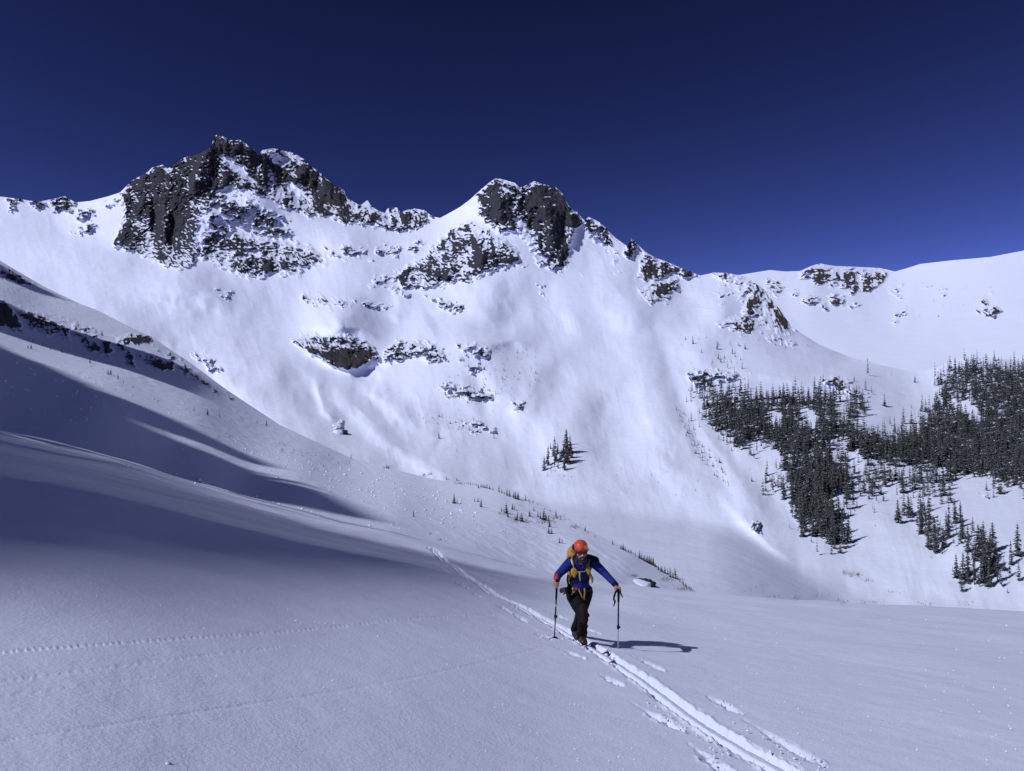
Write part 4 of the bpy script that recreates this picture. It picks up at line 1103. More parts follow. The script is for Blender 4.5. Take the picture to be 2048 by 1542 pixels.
# ================================================================== shapes for people and gear
def ico(sub=2):
    bm = bmesh.new(); bmesh.ops.create_icosphere(bm, subdivisions=sub, radius=1.0)
    v = np.array([tuple(x.co) for x in bm.verts]); f = [[x.index for x in q.verts] for q in bm.faces]
    bm.free(); return v, f
ICO_V, ICO_F = ico(2)

class Body:
    """a set of overlapping rounded solids melted into one surface"""
    def __init__(self, origin): self.bm = bmesh.new(); self.o = Vector(origin)
    def cap(self, a, b, ra, rb):
        a, b = Vector(a) - self.o, Vector(b) - self.o
        t = bmesh.new()
        for c, r in ((a, ra), (b, rb)):
            for q in ICO_V: t.verts.new(c + Vector(q) * r)
        h = bmesh.ops.convex_hull(t, input=t.verts)
        bmesh.ops.delete(t, geom=list({g for g in h['geom_interior'] + h['geom_unused'] if isinstance(g, bmesh.types.BMVert)}), context='VERTS')
        me = bpy.data.meshes.new('t'); t.to_mesh(me); t.free(); self.bm.from_mesh(me); bpy.data.meshes.remove(me)
        return self
    def chain(self, pts, rs):
        for i in range(len(pts) - 1): self.cap(pts[i], pts[i + 1], rs[i], rs[i + 1])
        return self
    def ell(self, c, r, rot=None):
        c = Vector(c) - self.o
        vs = []
        for q in ICO_V:
            p = Vector((q[0] * r[0], q[1] * r[1], q[2] * r[2]))
            if rot is not None: p = rot @ p
            vs.append(self.bm.verts.new(c + p))
        for f in ICO_F: self.bm.faces.new([vs[i] for i in f])
        return self
    def build(self, name, mat, voxel=0.008, smooth=3, parent=None, keep_above=None):
        me = bpy.data.meshes.new(name); self.bm.to_mesh(me); self.bm.free()
        o = bpy.data.objects.new(name, me); COL.objects.link(o)
        if voxel:
            m = o.modifiers.new('r', 'REMESH'); m.mode = 'VOXEL'; m.voxel_size = voxel
            m2 = o.modifiers.new('s', 'SMOOTH'); m2.iterations = smooth; m2.factor = 0.5
            dg = bpy.context.evaluated_depsgraph_get()
            nm = bpy.data.meshes.new_from_object(o.evaluated_get(dg))
            o.modifiers.clear(); o.data = nm; bpy.data.meshes.remove(me); nm.name = name; me = nm
        me.materials.clear(); me.materials.append(mat)
        for p in me.polygons: p.use_smooth = True
        if parent is not None: o.parent = parent
        else: o.location = self.o
        return o

def tube(name, pts, rs, mat, parent=None, origin=(0, 0, 0), sides=8, flat=1.0):
    """a swept tube; flat < 1 makes it a webbing strap"""
    o3 = Vector(origin)
    P = [Vector(p) - o3 for p in pts]
    if isinstance(rs, (int, float)): rs = [rs] * len(P)
    V, F = [], []
    up = None
    for i, p in enumerate(P):
        t = (P[min(i + 1, len(P) - 1)] - P[max(i - 1, 0)]).normalized()
        if up is None: up = t.orthogonal().normalized() if flat == 1.0 else (Vector((0, -1, 0)) - t * t.dot(Vector((0, -1, 0)))).normalized()
        up = (up - t * t.dot(up)).normalized()
        sd = t.cross(up)
        for k in range(sides):
            a = 6.28318 * k / sides
            V.append(p + sd * (rs[i] * math.cos(a)) + up * (rs[i] * flat * math.sin(a)))
    n = len(P)
    for i in range(n - 1):
        for k in range(sides):
            a, b = i * sides + k, i * sides + (k + 1) % sides
            F.append((a, b, b + sides, a + sides))
    me = bpy.data.meshes.new(name)
    me.from_pydata([tuple(v) for v in V], [], F + [tuple(range(sides))[::-1], tuple(range((n - 1) * sides, n * sides))])
    me.materials.append(mat)
    for q in me.polygons: q.use_smooth = True
    o = bpy.data.objects.new(name, me); COL.objects.link(o)
    if parent is not None: o.parent = parent
    else: o.location = o3
    return o

M_SKIN = simple_mat('skin', (0.38, 0.20, 0.14), 0.5, 0.12, 30)
M_HAIR = simple_mat('dark_hair', (0.012, 0.009, 0.008), 0.7, 0.3, 90, 0.4, 300)
M_BLUE = simple_mat('blue_fabric', (0.017, 0.022, 0.17), 0.8, 0.25, 26, 0.5, 60, spec=0.1)
M_NAVY = simple_mat('navy_fabric', (0.009, 0.011, 0.036), 0.8, 0.25, 26, 0.5, 60, spec=0.1)
M_PANTS = simple_mat('dark_trouser_fabric', (0.009, 0.0082, 0.0085), 0.85, 0.3, 14, 0.6, 40, spec=0.1)
M_KNEE = simple_mat('brown_knee_patch', (0.018, 0.0125, 0.0125), 0.85, 0.25, 24, 0.4, 60, spec=0.1)
M_BLACK = simple_mat('black_nylon', (0.008, 0.008, 0.009), 0.6, 0.3, 40, 0.3, 120, spec=0.1)
M_MUST = simple_mat('mustard_nylon', (0.42, 0.22, 0.035), 0.7, 0.22, 18, 0.7, 32)
M_TAN = simple_mat('khaki_webbing', (0.30, 0.20, 0.06), 0.75, 0.25, 40, 0.4, 90)
M_ORANGE = simple_mat('orange_shell', (0.62, 0.075, 0.03), 0.35, 0.08, 12)
M_YELLOW = simple_mat('yellow_print', (0.70, 0.36, 0.03), 0.5, 0.1, 20)
M_LENS = simple_mat('dark_lens', (0.010, 0.010, 0.014), 0.08, 0.1, 20, spec=0.8)
M_GREY = simple_mat('grey_frame', (0.25, 0.27, 0.30), 0.35, 0.1, 20)
M_SILVER = simple_mat('brushed_aluminium', (0.55, 0.56, 0.60), 0.3, 0.1, 60, metal=0.8)
M_RED = simple_mat('red_cuff_fabric', (0.35, 0.035, 0.05), 0.75, 0.2, 40)
M_BOOT = simple_mat('boot_plastic', (0.020, 0.018, 0.017), 0.5, 0.3, 20)
M_BOOTO = simple_mat('rust_boot_shell', (0.045, 0.018, 0.012), 0.45, 0.3, 30)
M_SKI = simple_mat('dark_red_ski_topsheet', (0.11, 0.022, 0.02), 0.4, 0.3, 20)
M_LIP = simple_mat('lips', (0.30, 0.11, 0.09), 0.5, 0.1, 20)

# ================================================================== the skier
fx, fy = near_xy(1164, 1287)
Y0 = fy
PX = Y0 / F_PX
print('skier at', fx, fy, 'height m', 205 * PX)
def W(u, v, d=0.0): return at(u, v, Y0 + d)
def ground(u, v):
    x, y = near_xy(u, v); return Vector((x, y, float(near_base(np.array([x]), np.array([y]))[0])))
FOOT = W(1160, 1288, 0.1)

HEAD = W(1161.5, 1103.5, -0.20)
R_SH, R_EL, R_WR, R_HA = W(1139, 1124, -0.06), W(1116, 1150, -0.10), W(1113.5, 1163, -0.26), W(1113, 1169, -0.30)
L_SH, L_EL, L_WR, L_HA = W(1183, 1120, -0.08), W(1209, 1146, -0.15), W(1231.5, 1170, -0.36), W(1237, 1180, -0.42)
R_HIP, R_KN, R_AN = W(1148, 1192, -0.02), W(1166, 1230, -0.34), W(1163.5, 1274, -0.02)
L_HIP, L_KN, L_AN = W(1170, 1192, 0.03), W(1160, 1229, 0.16), W(1151, 1262, 0.52)
R_TOE, L_TOE = W(1169, 1285, -0.24), W(1155, 1275, 0.30)
POLE_R = [W(1114, 1160, -0.32), ground(1109, 1277)]
POLE_L = [W(1237.2, 1177, -0.43), ground(1236, 1301)]

def hand(b, wrist, centre, pole, side, toward):
    """palm beside the grip, four fingers closed round it, thumb across"""
    ax = (pole[1] - pole[0]).normalized()
    out = (wrist - centre); out = (out - ax * out.dot(ax))
    palm_dir = Vector(toward); palm_dir = (palm_dir - ax * palm_dir.dot(ax)).normalized()
    tang = ax.cross(palm_dir).normalized() * side
    on_axis = pole[0] + ax * (centre - pole[0]).dot(ax)
    pc = on_axis + palm_dir * 0.036
    b.cap(wrist, pc, 0.027, 0.030)
    b.cap(pc - ax * 0.030, pc + ax * 0.030, 0.023, 0.019)
    for i, ln in enumerate((0.95, 1.05, 1.0, 0.82)):
        c = on_axis + ax * (-0.036 + 0.0235 * i)
        prev = c + palm_dir * 0.032 - tang * 0.006
        for k in range(1, 5):
            a = k * 0.82 * ln
            p = c + (palm_dir * math.cos(a) + tang * math.sin(a)) * 0.027
            b.cap(prev, p, 0.0098, 0.0092); prev = p
    t0 = pc - ax * 0.026 - tang * 0.014
    t1 = on_axis - ax * 0.050 - tang * 0.026 + palm_dir * 0.01
    t2 = on_axis - ax * 0.038 - tang * 0.020 - palm_dir * 0.026
    b.cap(t0, t1, 0.012, 0.0105); b.cap(t1, t2, 0.0105, 0.009)

def build_skier():
    # ---- body
    b = Body(FOOT)
    fwd = Vector((0.18, -1, -0.06)).normalized(); sx = Vector((1, 0.18, 0)).normalized(); up = Vector((0, 0, 1))
    H = lambda x, f, z: HEAD + sx * x + fwd * f + up * z
    b.ell(H(0, -0.012, 0.035), (0.076, 0.098, 0.098)); b.ell(H(0, 0.018, -0.035), (0.064, 0.075, 0.085))
    b.cap(H(0, 0.045, -0.088), H(0, 0.05, -0.095), 0.034, 0.034)
    b.cap(H(0, 0.088, 0.000), H(0, 0.105, -0.036), 0.011, 0.0165); b.ell(H(-0.014, 0.094, -0.041), (0.010, 0.010, 0.008)); b.ell(H(0.014, 0.094, -0.041), (0.010, 0.010, 0.008))
    b.cap(H(-0.045, 0.070, 0.018), H(0.045, 0.070, 0.018), 0.017, 0.017)
    for sg in (-1, 1):
        b.ell(H(sg * 0.043, 0.060, -0.03), (0.024, 0.022, 0.022)); b.ell(H(sg * 0.077, -0.008, -0.005), (0.010, 0.022, 0.034))
    b.cap(W(1161.5, 1125, -0.12), H(0, -0.005, -0.07), 0.062, 0.056)
    b.cap(W(1160, 1126, -0.07), W(1159, 1150, -0.04), 0.10, 0.12); b.cap(W(1159, 1150, -0.04), W(1158, 1184, 0), 0.12, 0.13)
    b.cap(R_SH, L_SH, 0.05, 0.05)
    b.chain([R_SH, R_EL, R_WR], [0.050, 0.040, 0.028]); b.chain([L_SH, L_EL, L_WR], [0.050, 0.040, 0.028])
    b.chain([R_HIP, R_KN, R_AN], [0.085, 0.056, 0.042]); b.chain([L_HIP, L_KN, L_AN], [0.085, 0.056, 0.042])
    b.cap(R_AN, R_TOE, 0.040, 0.028); b.cap(L_AN, L_AN.lerp(L_TOE, .8), 0.036, 0.025)
    hand(b, R_WR, R_HA, POLE_R, -1, (-0.75, 0.5, 0.2)); hand(b, L_WR, L_HA, POLE_L, 1, (-0.55, 0.3, 0.5))
    person = b.build('person', M_SKIN, 0.0055, 2)
    tag(person, 'person on skis in orange helmet, blue jacket and dark trousers climbing with two poles', 'person')
    K = dict(parent=person)
    # ---- clothes
    j = Body(FOOT)
    j.chain([W(1142, 1125, -0.05), R_SH + Vector((-.01, 0, -.03)), R_EL, R_WR + (R_EL - R_WR) * 0.25], [0.085, 0.078, 0.056, 0.044])
    j.chain([W(1178, 1122, -0.07), L_SH + Vector((.01, 0, -.02)), L_EL, L_WR], [0.085, 0.074, 0.056, 0.042])
    for q in (0.25, 0.5, 0.75):                                          # folds of the sleeves
        j.ell(R_SH.lerp(R_EL, q) + Vector((0.01, -0.02, 0)), (0.07, 0.065, 0.03)); j.ell(L_SH.lerp(L_EL, q) + Vector((0, -0.01, 0.005)), (0.064, 0.065, 0.035)); j.ell(L_EL.lerp(L_WR, q) + Vector((0, 0, 0.0)), (0.05, 0.052, 0.03))
    j.cap(W(1160, 1132, -0.05), W(1158, 1168, -0.02), 0.14, 0.13)
    j.cap(W(1160, 1168, -0.02), W(1159, 1177, -0.01), 0.14, 0.135)
    j.cap(W(1161.5, 1122, -0.10), W(1161.8, 1117, -0.13), 0.085, 0.078)
    j.build('jacket', M_BLUE, 0.010, 3, **K)
    v = Body(FOOT)
    v.ell(W(1160, 1136, -0.055), (0.172, 0.128, 0.135)); v.ell(W(1158.5, 1157, -0.035), (0.155, 0.128, 0.145)); v.cap(W(1146, 1124, -0.06), W(1178, 1121, -0.07), 0.088, 0.092)
    v.cap(W(1178, 1121, -0.07), W(1188, 1123, -0.08), 0.09, 0.082)
    v.build('vest', M_NAVY, 0.010, 3, **K)
    for sg in (-1, 1):                                                    # open collar either side of the chin
        tube('collar', [W(1161.5 + sg * 9, 1117, -0.20), W(1161.5 + sg * 9, 1124, -0.235), W(1161.5 + sg * 5, 1134, -0.222), W(1161 + sg * 2, 1141, -0.20)], [0.018, 0.024, 0.016, 0.006], M_BLUE, person, FOOT, 8, 0.5)
    t = Body(FOOT)
    t.cap(W(1151, 1184, 0), W(1167, 1184, 0.01), 0.145, 0.14)
    t.chain([W(1148, 1190, -0.03), R_HIP.lerp(R_KN, .5), R_KN, R_KN.lerp(R_AN, .35), R_KN.lerp(R_AN, .7), R_AN + Vector((0, 0, .02))], [0.118, 0.100, 0.077, 0.072, 0.074, 0.078])
    t.chain([W(1169, 1190, 0.03), L_HIP.lerp(L_KN, .5), L_KN, L_KN.lerp(L_AN, .4), L_AN + Vector((0, 0, .03))], [0.118, 0.098, 0.074, 0.068, 0.075])
    for q, r in ((0.86, .080), (1.0, .086)): t.ell(R_HIP.lerp(R_KN, q) + Vector((0.01, -0.01, 0)), (r, r, 0.04))
    for q in (0.22, 0.5, 0.8): t.ell(R_KN.lerp(R_AN, q) + Vector((0.006, 0, 0)), (0.080, 0.079, 0.03)); t.ell(L_KN.lerp(L_AN, q), (0.074, 0.074, 0.028))
    t.build('trousers', M_PANTS, 0.010, 2, **K)
    k = Body(FOOT); k.cap(R_KN + Vector((0.0, -0.034, 0.10)), R_KN + Vector((0.012, -0.034, -0.05)), 0.064, 0.062); k.build('knee_patch', M_KNEE, 0.010, 2, **K)
    # ---- boots
    for an, toe, rust in ((R_AN, R_TOE, True), (L_AN, L_TOE, False)):
        d = (toe - an); d.z = 0; d.normalize()
        q = Body(FOOT)
        q.cap(an + Vector((0, 0, 0.0)), an + Vector((0, 0, -0.045)), 0.062, 0.058); q.cap(an + Vector((0, 0, -.03)) - d * 0.02, toe + Vector((0, 0, -0.005)), 0.056, 0.046); q.cap(an, toe, 0.056, 0.046)
        bo = q.build('boot', M_BOOT, 0.009, 2, **K)
        if rust:
            w = Body(FOOT); w.cap(an.lerp(toe, .45) + Vector((-.012, -.012, 0.012)), toe + Vector((-.018, -.012, 0.008)), 0.044, 0.036); w.build('toe_shell', M_BOOTO, 0.008, 2, parent=bo)
        tube('buckle', [an + d * .055 + Vector((-.03, -.02, -.012)), an + d * .065 + Vector((0.0, -.025, -.008)), an + d * .055 + Vector((.035, -.02, -.014))], 0.006, M_SILVER, bo, FOOT, 6)
    # ---- head gear
    he = Body(FOOT)
    he.ell(H(0, -0.015, 0.065), (0.107, 0.135, 0.105)); he.ell(H(0, -0.03, 0.045), (0.105, 0.13, 0.085))
    hm = he.build('helmet', M_ORANGE, 0.007, 3, **K)
    bm = bmesh.new(); bm.from_mesh(hm.data)                               # cut the shell open above the brow
    cutz = (H(0, 0, 0.036) - FOOT)
    r = bmesh.ops.bisect_plane(bm, geom=bm.verts[:] + bm.edges[:] + bm.faces[:], plane_co=cutz, plane_no=(fwd * 0.10 + up).normalized(), clear_inner=True)
    bm.to_mesh(hm.data); bm.free()
    for p in hm.data.polygons: p.use_smooth = True
    rim = [H(0.108 * math.sin(a), -0.015 + 0.136 * math.cos(a), 0.036 - 0.0136 * math.cos(a)) for a in np.linspace(0, 6.2832, 37)]
    tube('rim', rim, 0.0075, simple_mat('dark_red_rim', (0.16, 0.012, 0.012), 0.5), hm, FOOT, 6)
    for sg in (-1, 1):                                                    # black side vents and head band
        sh = Body(FOOT); sh.ell(H(sg * 0.092, -0.045, 0.056), (0.022, 0.078, 0.05)); sh.build('side_vent', M_BLACK, 0.007, 2, parent=hm)
        tube('chin_strap', [H(sg * 0.080, 0.02, 0.03), H(sg * 0.078, 0.03, -0.03), H(sg * 0.056, 0.045, -0.085), H(0, 0.055, -0.128)], 0.008, M_BLACK, hm, FOOT, 6, 0.4)
    eb = Body(FOOT); eb.ell(H(0, -0.045, -0.0), (0.082, 0.075, 0.08)); eb.build('hair', M_HAIR, 0.008, 2, **K)
    ec = H(0.048, 0.105, 0.082); n = (fwd * 0.85 + sx * 0.42 + up * 0.30).normalized(); ex = n.cross(up).normalized() * -1; ey = n.cross(ex).normalized() * -1
    if ey.z < 0: ey = -ey
    ring = [ec + n * 0.004 + ex * 0.024 * math.cos(a) + ey * 0.024 * math.sin(a) for a in np.linspace(0, 6.2832, 25)]
    em = tube('emblem', ring, 0.0042, M_YELLOW, hm, FOOT, 6)
    tube('emblem_mark', [ec + n * .004 + ex * .010 + ey * .012, ec + n * .006 - ex * .004 + ey * .012, ec + n * .006 - ex * .008, ec + n * .006 + ex * .001 - ey * .009, ec + n * .004 + ex * .011 - ey * .013], 0.0036, M_YELLOW, em, FOOT, 6)
    for (x, z, l) in ((-0.058, 0.072, 0.014), (-0.052, 0.060, 0.020)): tube('sticker', [H(x - l / 2, 0.108 - abs(x) * .3, z), H(x + l / 2, 0.118 - abs(x) * .3, z)], 0.0045, M_GREY, hm, FOOT, 6)
    # ---- sunglasses
    gl = Body(FOOT)
    for sg in (-1, 1): gl.ell(H(sg * 0.036, 0.083, -0.004), (0.036, 0.016, 0.024))
    g = gl.build('sunglasses', M_LENS, 0.005, 1, **K)
    tube('frame', [H(-0.084, 0.01, 0.012), H(-0.074, 0.075, 0.016), H(-0.036, 0.098, 0.016), H(0, 0.100, 0.010), H(0.036, 0.098, 0.016), H(0.074, 0.075, 0.016), H(0.084, 0.01, 0.012)], 0.0055, M_BLACK, g, FOOT, 6)
    tube('temple', [H(-0.078, 0.062, 0.028), H(-0.086, 0.02, 0.014)], 0.005, M_GREY, g, FOOT, 6)
    # ---- beard and mouth
    be = Body(FOOT)
    for sg in (-1, 1): be.chain([H(sg * 0.068, 0.02, -0.04), H(sg * 0.062, 0.042, -0.075), H(sg * 0.036, 0.07, -0.108), H(0, 0.082, -0.118)], [0.013, 0.018, 0.022, 0.026]); be.chain([H(0, 0.099, -0.058), H(sg * 0.028, 0.088, -0.064), H(sg * 0.036, 0.076, -0.092)], [0.009, 0.010, 0.011])
    be.build('beard', M_HAIR, 0.0055, 2, **K)
    tube('mouth', [H(-0.022, 0.092, -0.080), H(0, 0.099, -0.078), H(0.022, 0.092, -0.080)], [0.004, 0.008, 0.004], M_LIP, person, FOOT, 6)
    # ---- cuffs, harness
    tube('cuff', [R_EL.lerp(R_WR, .1) + Vector((-.012, -.02, 0)), R_EL.lerp(R_WR, .5) + Vector((-.012, -.012, 0)), R_WR + Vector((-.006, -.006, 0))], [0.046, 0.046, 0.036], M_RED, person, FOOT, 10)
    tube('cuff', [L_EL.lerp(L_WR, .90), L_EL.lerp(L_WR, 1.06)], [0.045, 0.040], M_BLACK, person, FOOT, 10)
    hb = []
    for a in np.linspace(0, 6.2832, 25): hb.append(W(1158, 1178, 0) + Vector((0.176 * math.sin(a), -0.155 * math.cos(a), 0.01 * math.sin(a))))
    ha = tube('harness', hb, 0.026, M_BLACK, person, FOOT, 8, 0.45)
    tube('leg_loop', [W(1157, 1177, -.17), W(1160, 1185, -.185), W(1164, 1193, -.18), W(1168, 1200, -.165)], 0.011, M_TAN, ha, FOOT, 6, 0.4)
    tube('leg_loop', [W(1169, 1176, -.165), W(1169.5, 1185, -.175), W(1168.5, 1194, -.17), W(1168, 1200, -.165)], 0.011, M_TAN, ha, FOOT, 6, 0.4)
    tube('leg_loop', [W(1152, 1180, -.17), W(1146, 1186, -.165), W(1141, 1192, -.13)], 0.008, M_TAN, ha, FOOT, 6, 0.4)
    tube('belay_loop', [W(1152, 1176, -.17), W(1153, 1180, -.19), W(1153, 1175, -.18)], 0.014, M_RED, ha, FOOT, 6)
    rnd = random.Random(3)
    for i in range(9):                                                    # karabiners and screws racked on the harness
        u = 1132 + 2.6 * i; p = W(u, 1178 + rnd.uniform(-1, 2), -0.02 - 0.018 * i)
        tube('karabiner', [p + Vector((0, 0, .02)), p + Vector((.012, -.01, -.02)), p + Vector((.004, -.012, -.075)), p + Vector((-.014, -.008, -.06)), p + Vector((-.01, 0, 0.01))], 0.010, rnd.choice([M_BLACK, M_BLACK, M_GREY, M_TAN]), ha, FOOT, 6)
    # ---- gloves clipped to the harness, a thing of their own
    gv = Body(W(1127, 1180, -.04))
    gc = W(1130, 1179, -.05)
    gv.ell(gc, (0.045, 0.035, 0.035))
    for i in range(4): gv.cap(gc + Vector((-.02, -.01, .022 - .016 * i)), gc + Vector((-.075 + .006 * abs(i - 1), -.02, .012 - .018 * i)), 0.012, 0.010)
    gv.cap(gc + Vector((0, -.02, -.02)), gc + Vector((-.02, -.03, -.065)), 0.013, 0.010)
    tag(gv.build('glove', simple_mat('worn_glove', (0.05, 0.045, 0.045), 0.8, 0.4, 40), 0.006, 2), 'dark glove clipped to the harness at the hip of the skier', 'glove')
    # ---- backpack
    pk = link(bpy.data.objects.new('backpack', None)); pk.location = W(1152, 1180, .20); pk.empty_display_size = .1
    tag(pk, 'mustard yellow climbing backpack worn by the skier', 'backpack')
    PO = pk.location.copy()
    pb = Body(PO)
    pb.cap(W(1151, 1122, .16), W(1154, 1170, .15), 0.125, 0.125); pb.cap(W(1147, 1124, .14), W(1149, 1166, .14), 0.105, 0.105); pb.cap(W(1158, 1120, .18), W(1160, 1166, .17), 0.11, 0.11)
    pb.build('bag', M_MUST, 0.012, 3, pk)
    ld = Body(PO)
    ld.cap(W(1143.2, 1103, .03), W(1142.2, 1114, .03), 0.066, 0.068); ld.cap(W(1150, 1101.5, .05), W(1150, 1115, .05), 0.072, 0.075); ld.cap(W(1146, 1102, .12), W(1147, 1116, .12), 0.075, 0.08)
    ld.cap(W(1137, 1119, .02), W(1149, 1119.5, .0), 0.028, 0.03); ld.cap(W(1139, 1111, -.035), W(1149, 1112, -.04), 0.022, 0.022); ld.cap(W(1145, 1098, -.02), W(1148, 1106, -.03), 0.028, 0.02)
    lid = ld.build('lid', M_MUST, 0.009, 2, pk)
    tube('buckle_strap', [W(1137, 1111.5, -.08), W(1144, 1112.5, -.105), W(1150, 1110.5, -.09)], 0.011, M_TAN, lid, PO, 6, 0.4)
    tube('shoulder_strap', [W(1147, 1114, -.04), W(1145, 1118, -.13), W(1147, 1126, -.19), W(1149, 1134, -.215), W(1147, 1143, -.21), W(1141, 1152, -.16), W(1138, 1162, -.06)], [0.034, 0.036, 0.034, 0.030, 0.026, 0.018, 0.012], M_MUST, pk, PO, 8, 0.35)
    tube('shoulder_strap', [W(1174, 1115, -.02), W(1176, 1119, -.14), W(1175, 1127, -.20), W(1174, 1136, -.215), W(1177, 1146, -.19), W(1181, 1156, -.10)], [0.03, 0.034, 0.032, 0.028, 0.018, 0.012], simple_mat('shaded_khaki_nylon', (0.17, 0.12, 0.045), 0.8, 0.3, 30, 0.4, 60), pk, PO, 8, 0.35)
    tube('strap_pad', [W(1142, 1119, -.16), W(1145, 1127, -.195), W(1148, 1133, -.21)], [0.010, 0.012, 0.010], simple_mat('pale_strap_edge', (0.5, 0.48, 0.5), 0.7), pk, PO, 6, 0.4)
    for c, r, mt in ((W(1148, 1144, -.225), (0.052, 0.026, 0.062), M_MUST), (W(1177, 1139, -.215), (0.040, 0.026, 0.050), M_TAN)):
        q = Body(PO); q.ell(c, r); q.cap(c + Vector((0, 0, -.03)), c + Vector((0.004, 0, -.055)), 0.026, 0.022); q.build('strap_pocket', mt, 0.007, 2, pk)
    q = Body(PO); q.cap(W(1149, 1130, -.225), W(1149.5, 1133, -.228), 0.016, 0.016); q.build('buckle', M_BLACK, 0.006, 1, pk)
    st = tube('chest_strap', [W(1153, 1144, -.235), W(1160, 1143.5, -.232), W(1168, 1143.5, -.228), W(1174, 1141, -.22)], 0.008, M_TAN, pk, PO, 6, 0.4)
    tube('strap_tail', [W(1159.5, 1144, -.24), W(1159.2, 1150, -.238), W(1160, 1156, -.225), W(1160.3, 1162, -.21)], [0.010, 0.011, 0.011, 0.009], simple_mat('yellow_webbing', (0.45, 0.36, 0.10), 0.75, 0.2, 40), st, PO, 6, 0.35)
    tube('strap_tail', [W(1179, 1146, -.20), W(1181.5, 1152, -.20), W(1184, 1157, -.19), W(1184.5, 1163, -.19), W(1183.5, 1167, -.19)], [0.016, 0.020, 0.022, 0.014, 0.006], M_TAN, pk, PO, 8, 0.5)
    tube('side_strap', [W(1136, 1150, -.05), W(1135, 1160, -.02), W(1137, 1172, .0)], 0.014, M_BLACK, pk, PO, 8, 0.6)

build_skier()

# ================================================================== poles and skis
def build_pole(top, tip, lower_mat, label, grip_len, strap):
    root = link(bpy.data.objects.new('ski_pole', None)); root.location = tip; root.empty_display_size = .1
    tag(root, label, 'ski pole')
    d = (tip - top).normalized(); L = (tip - top).length
    P = lambda s: top + d * s
    tube('grip', [P(-.012), P(0), P(.05), P(.10), P(.14), P(grip_len)], [0.010, 0.021, 0.016, 0.018, 0.016, 0.014], M_BLACK, root, tip, 10)
    tube('upper_shaft', [P(grip_len), P(L * .60)], 0.0105, M_BLACK, root, tip, 8)
    cl = tube('clamp', [P(L * .58), P(L * .60), P(L * .635), P(L * .65)], [0.012, 0.019, 0.019, 0.012], M_BLACK, root, tip, 8)
    tube('lever', [P(L * .60) + Vector((.016, -.012, 0)), P(L * .63) + Vector((.020, -.012, 0))], 0.007, M_BLACK, cl, tip, 6)
    tube('lower_shaft', [P(L * .62), P(L + .03)], 0.0085, lower_mat, root, tip, 8)
    tube('band', [P(L * .40), P(L * .45)], 0.0112, M_SILVER if strap is None else M_BLACK, root, tip, 8)
    b = Body(tip); b.ell(P(L - .015), (0.045, 0.045, 0.008)); b.build('basket', M_BLACK, None, 0, root)
    if strap:
        tube('strap', [P(0.02) + Vector((-.02, -.015, 0)), W(1231, 1184, -.46), W(1229, 1191, -.45), W(1227.5, 1198, -.45), W(1230, 1203, -.45), W(1229, 1208, -.45), W(1227, 1213, -.45)], [0.009, 0.013, 0.015, 0.013, 0.015, 0.009, 0.006], M_BLACK, root, tip, 6, 0.35)
        tube('strap', [P(0.0) + Vector((.02, -.01, 0)), W(1241, 1186, -.46), W(1243, 1190, -.46), W(1245.5, 1195, -.46)], [0.008, 0.010, 0.010, 0.006], M_BLACK, root, tip, 6, 0.4)
    return root
build_pole(POLE_R[0], POLE_R[1], M_BLACK, 'black ski pole planted at the left of the picture beside the skier', 0.30, None)
build_pole(POLE_L[0], POLE_L[1], M_SILVER, 'ski pole with silver lower shaft held out to the right by the skier', 0.20, True)

def build_ski(foot, tip_uv, label):
    tip = ground(*tip_uv)
    foot = Vector((foot.x, foot.y, float(near_base(np.array([foot.x]), np.array([foot.y]))[0])))
    d = tip - foot; L = d.length; d.normalize()
    sd = Vector((-d.y, d.x, 0)).normalized()
    root = link(bpy.data.objects.new('ski', None)); root.location = foot; root.empty_display_size = .1
    tag(root, label, 'ski')
    V, F = [], []
    st = [(-0.72, .045, -.075, ), (-0.3, .046, -.085), (0, .044, -.09), (L * .45, .046, -.088), (L * .82, .050, -.075), (L * .93, .050, -.035), (L * 1.0, .042, .012), (L * 1.035, .028, .034), (L * 1.055, .008, .042)]
    for s_, w, z in st:
        c = d * s_ + Vector((0, 0, z))
        for k, h in ((-1, 0.0), (1, 0.0), (1, 0.012), (-1, 0.012)): V.append(tuple(c + sd * (k * w) + Vector((0, 0, h))))
    n = len(st)
    for i in range(n - 1):
        for k in range(4):
            a, b = i * 4 + k, i * 4 + (k + 1) % 4
            F.append((a, b, b + 4, a + 4))
    F += [(3, 2, 1, 0), (4 * n - 4, 4 * n - 3, 4 * n - 2, 4 * n - 1)]
    me = bpy.data.meshes.new('board'); me.from_pydata(V, [], F); me.materials.append(M_SKI)
    o = link(bpy.data.objects.new('board', me), root)
    b = Body(foot); b.cap(foot + Vector((0, 0, -.03)) - d * .10, foot + Vector((0, 0, -.03)) + d * .12, .035, .03); b.build('binding', M_BLACK, None, 0, root)
    tube('tip_clip', [foot + d * L * 1.0 + Vector((0, 0, .02)), foot + d * L * 1.04 + Vector((0, 0, .055)), foot + d * L * 1.055 + Vector((0, 0, .09))], [0.012, 0.010, 0.006], M_SILVER, root, foot, 6)
    print('ski length ahead', L)
build_ski(R_TOE, (1225, 1328), 'ski whose dark tip pokes from the snow nearest the camera')
build_ski(L_TOE, (1212, 1309), 'ski whose rust-coloured tip pokes from the snow behind the other tip')

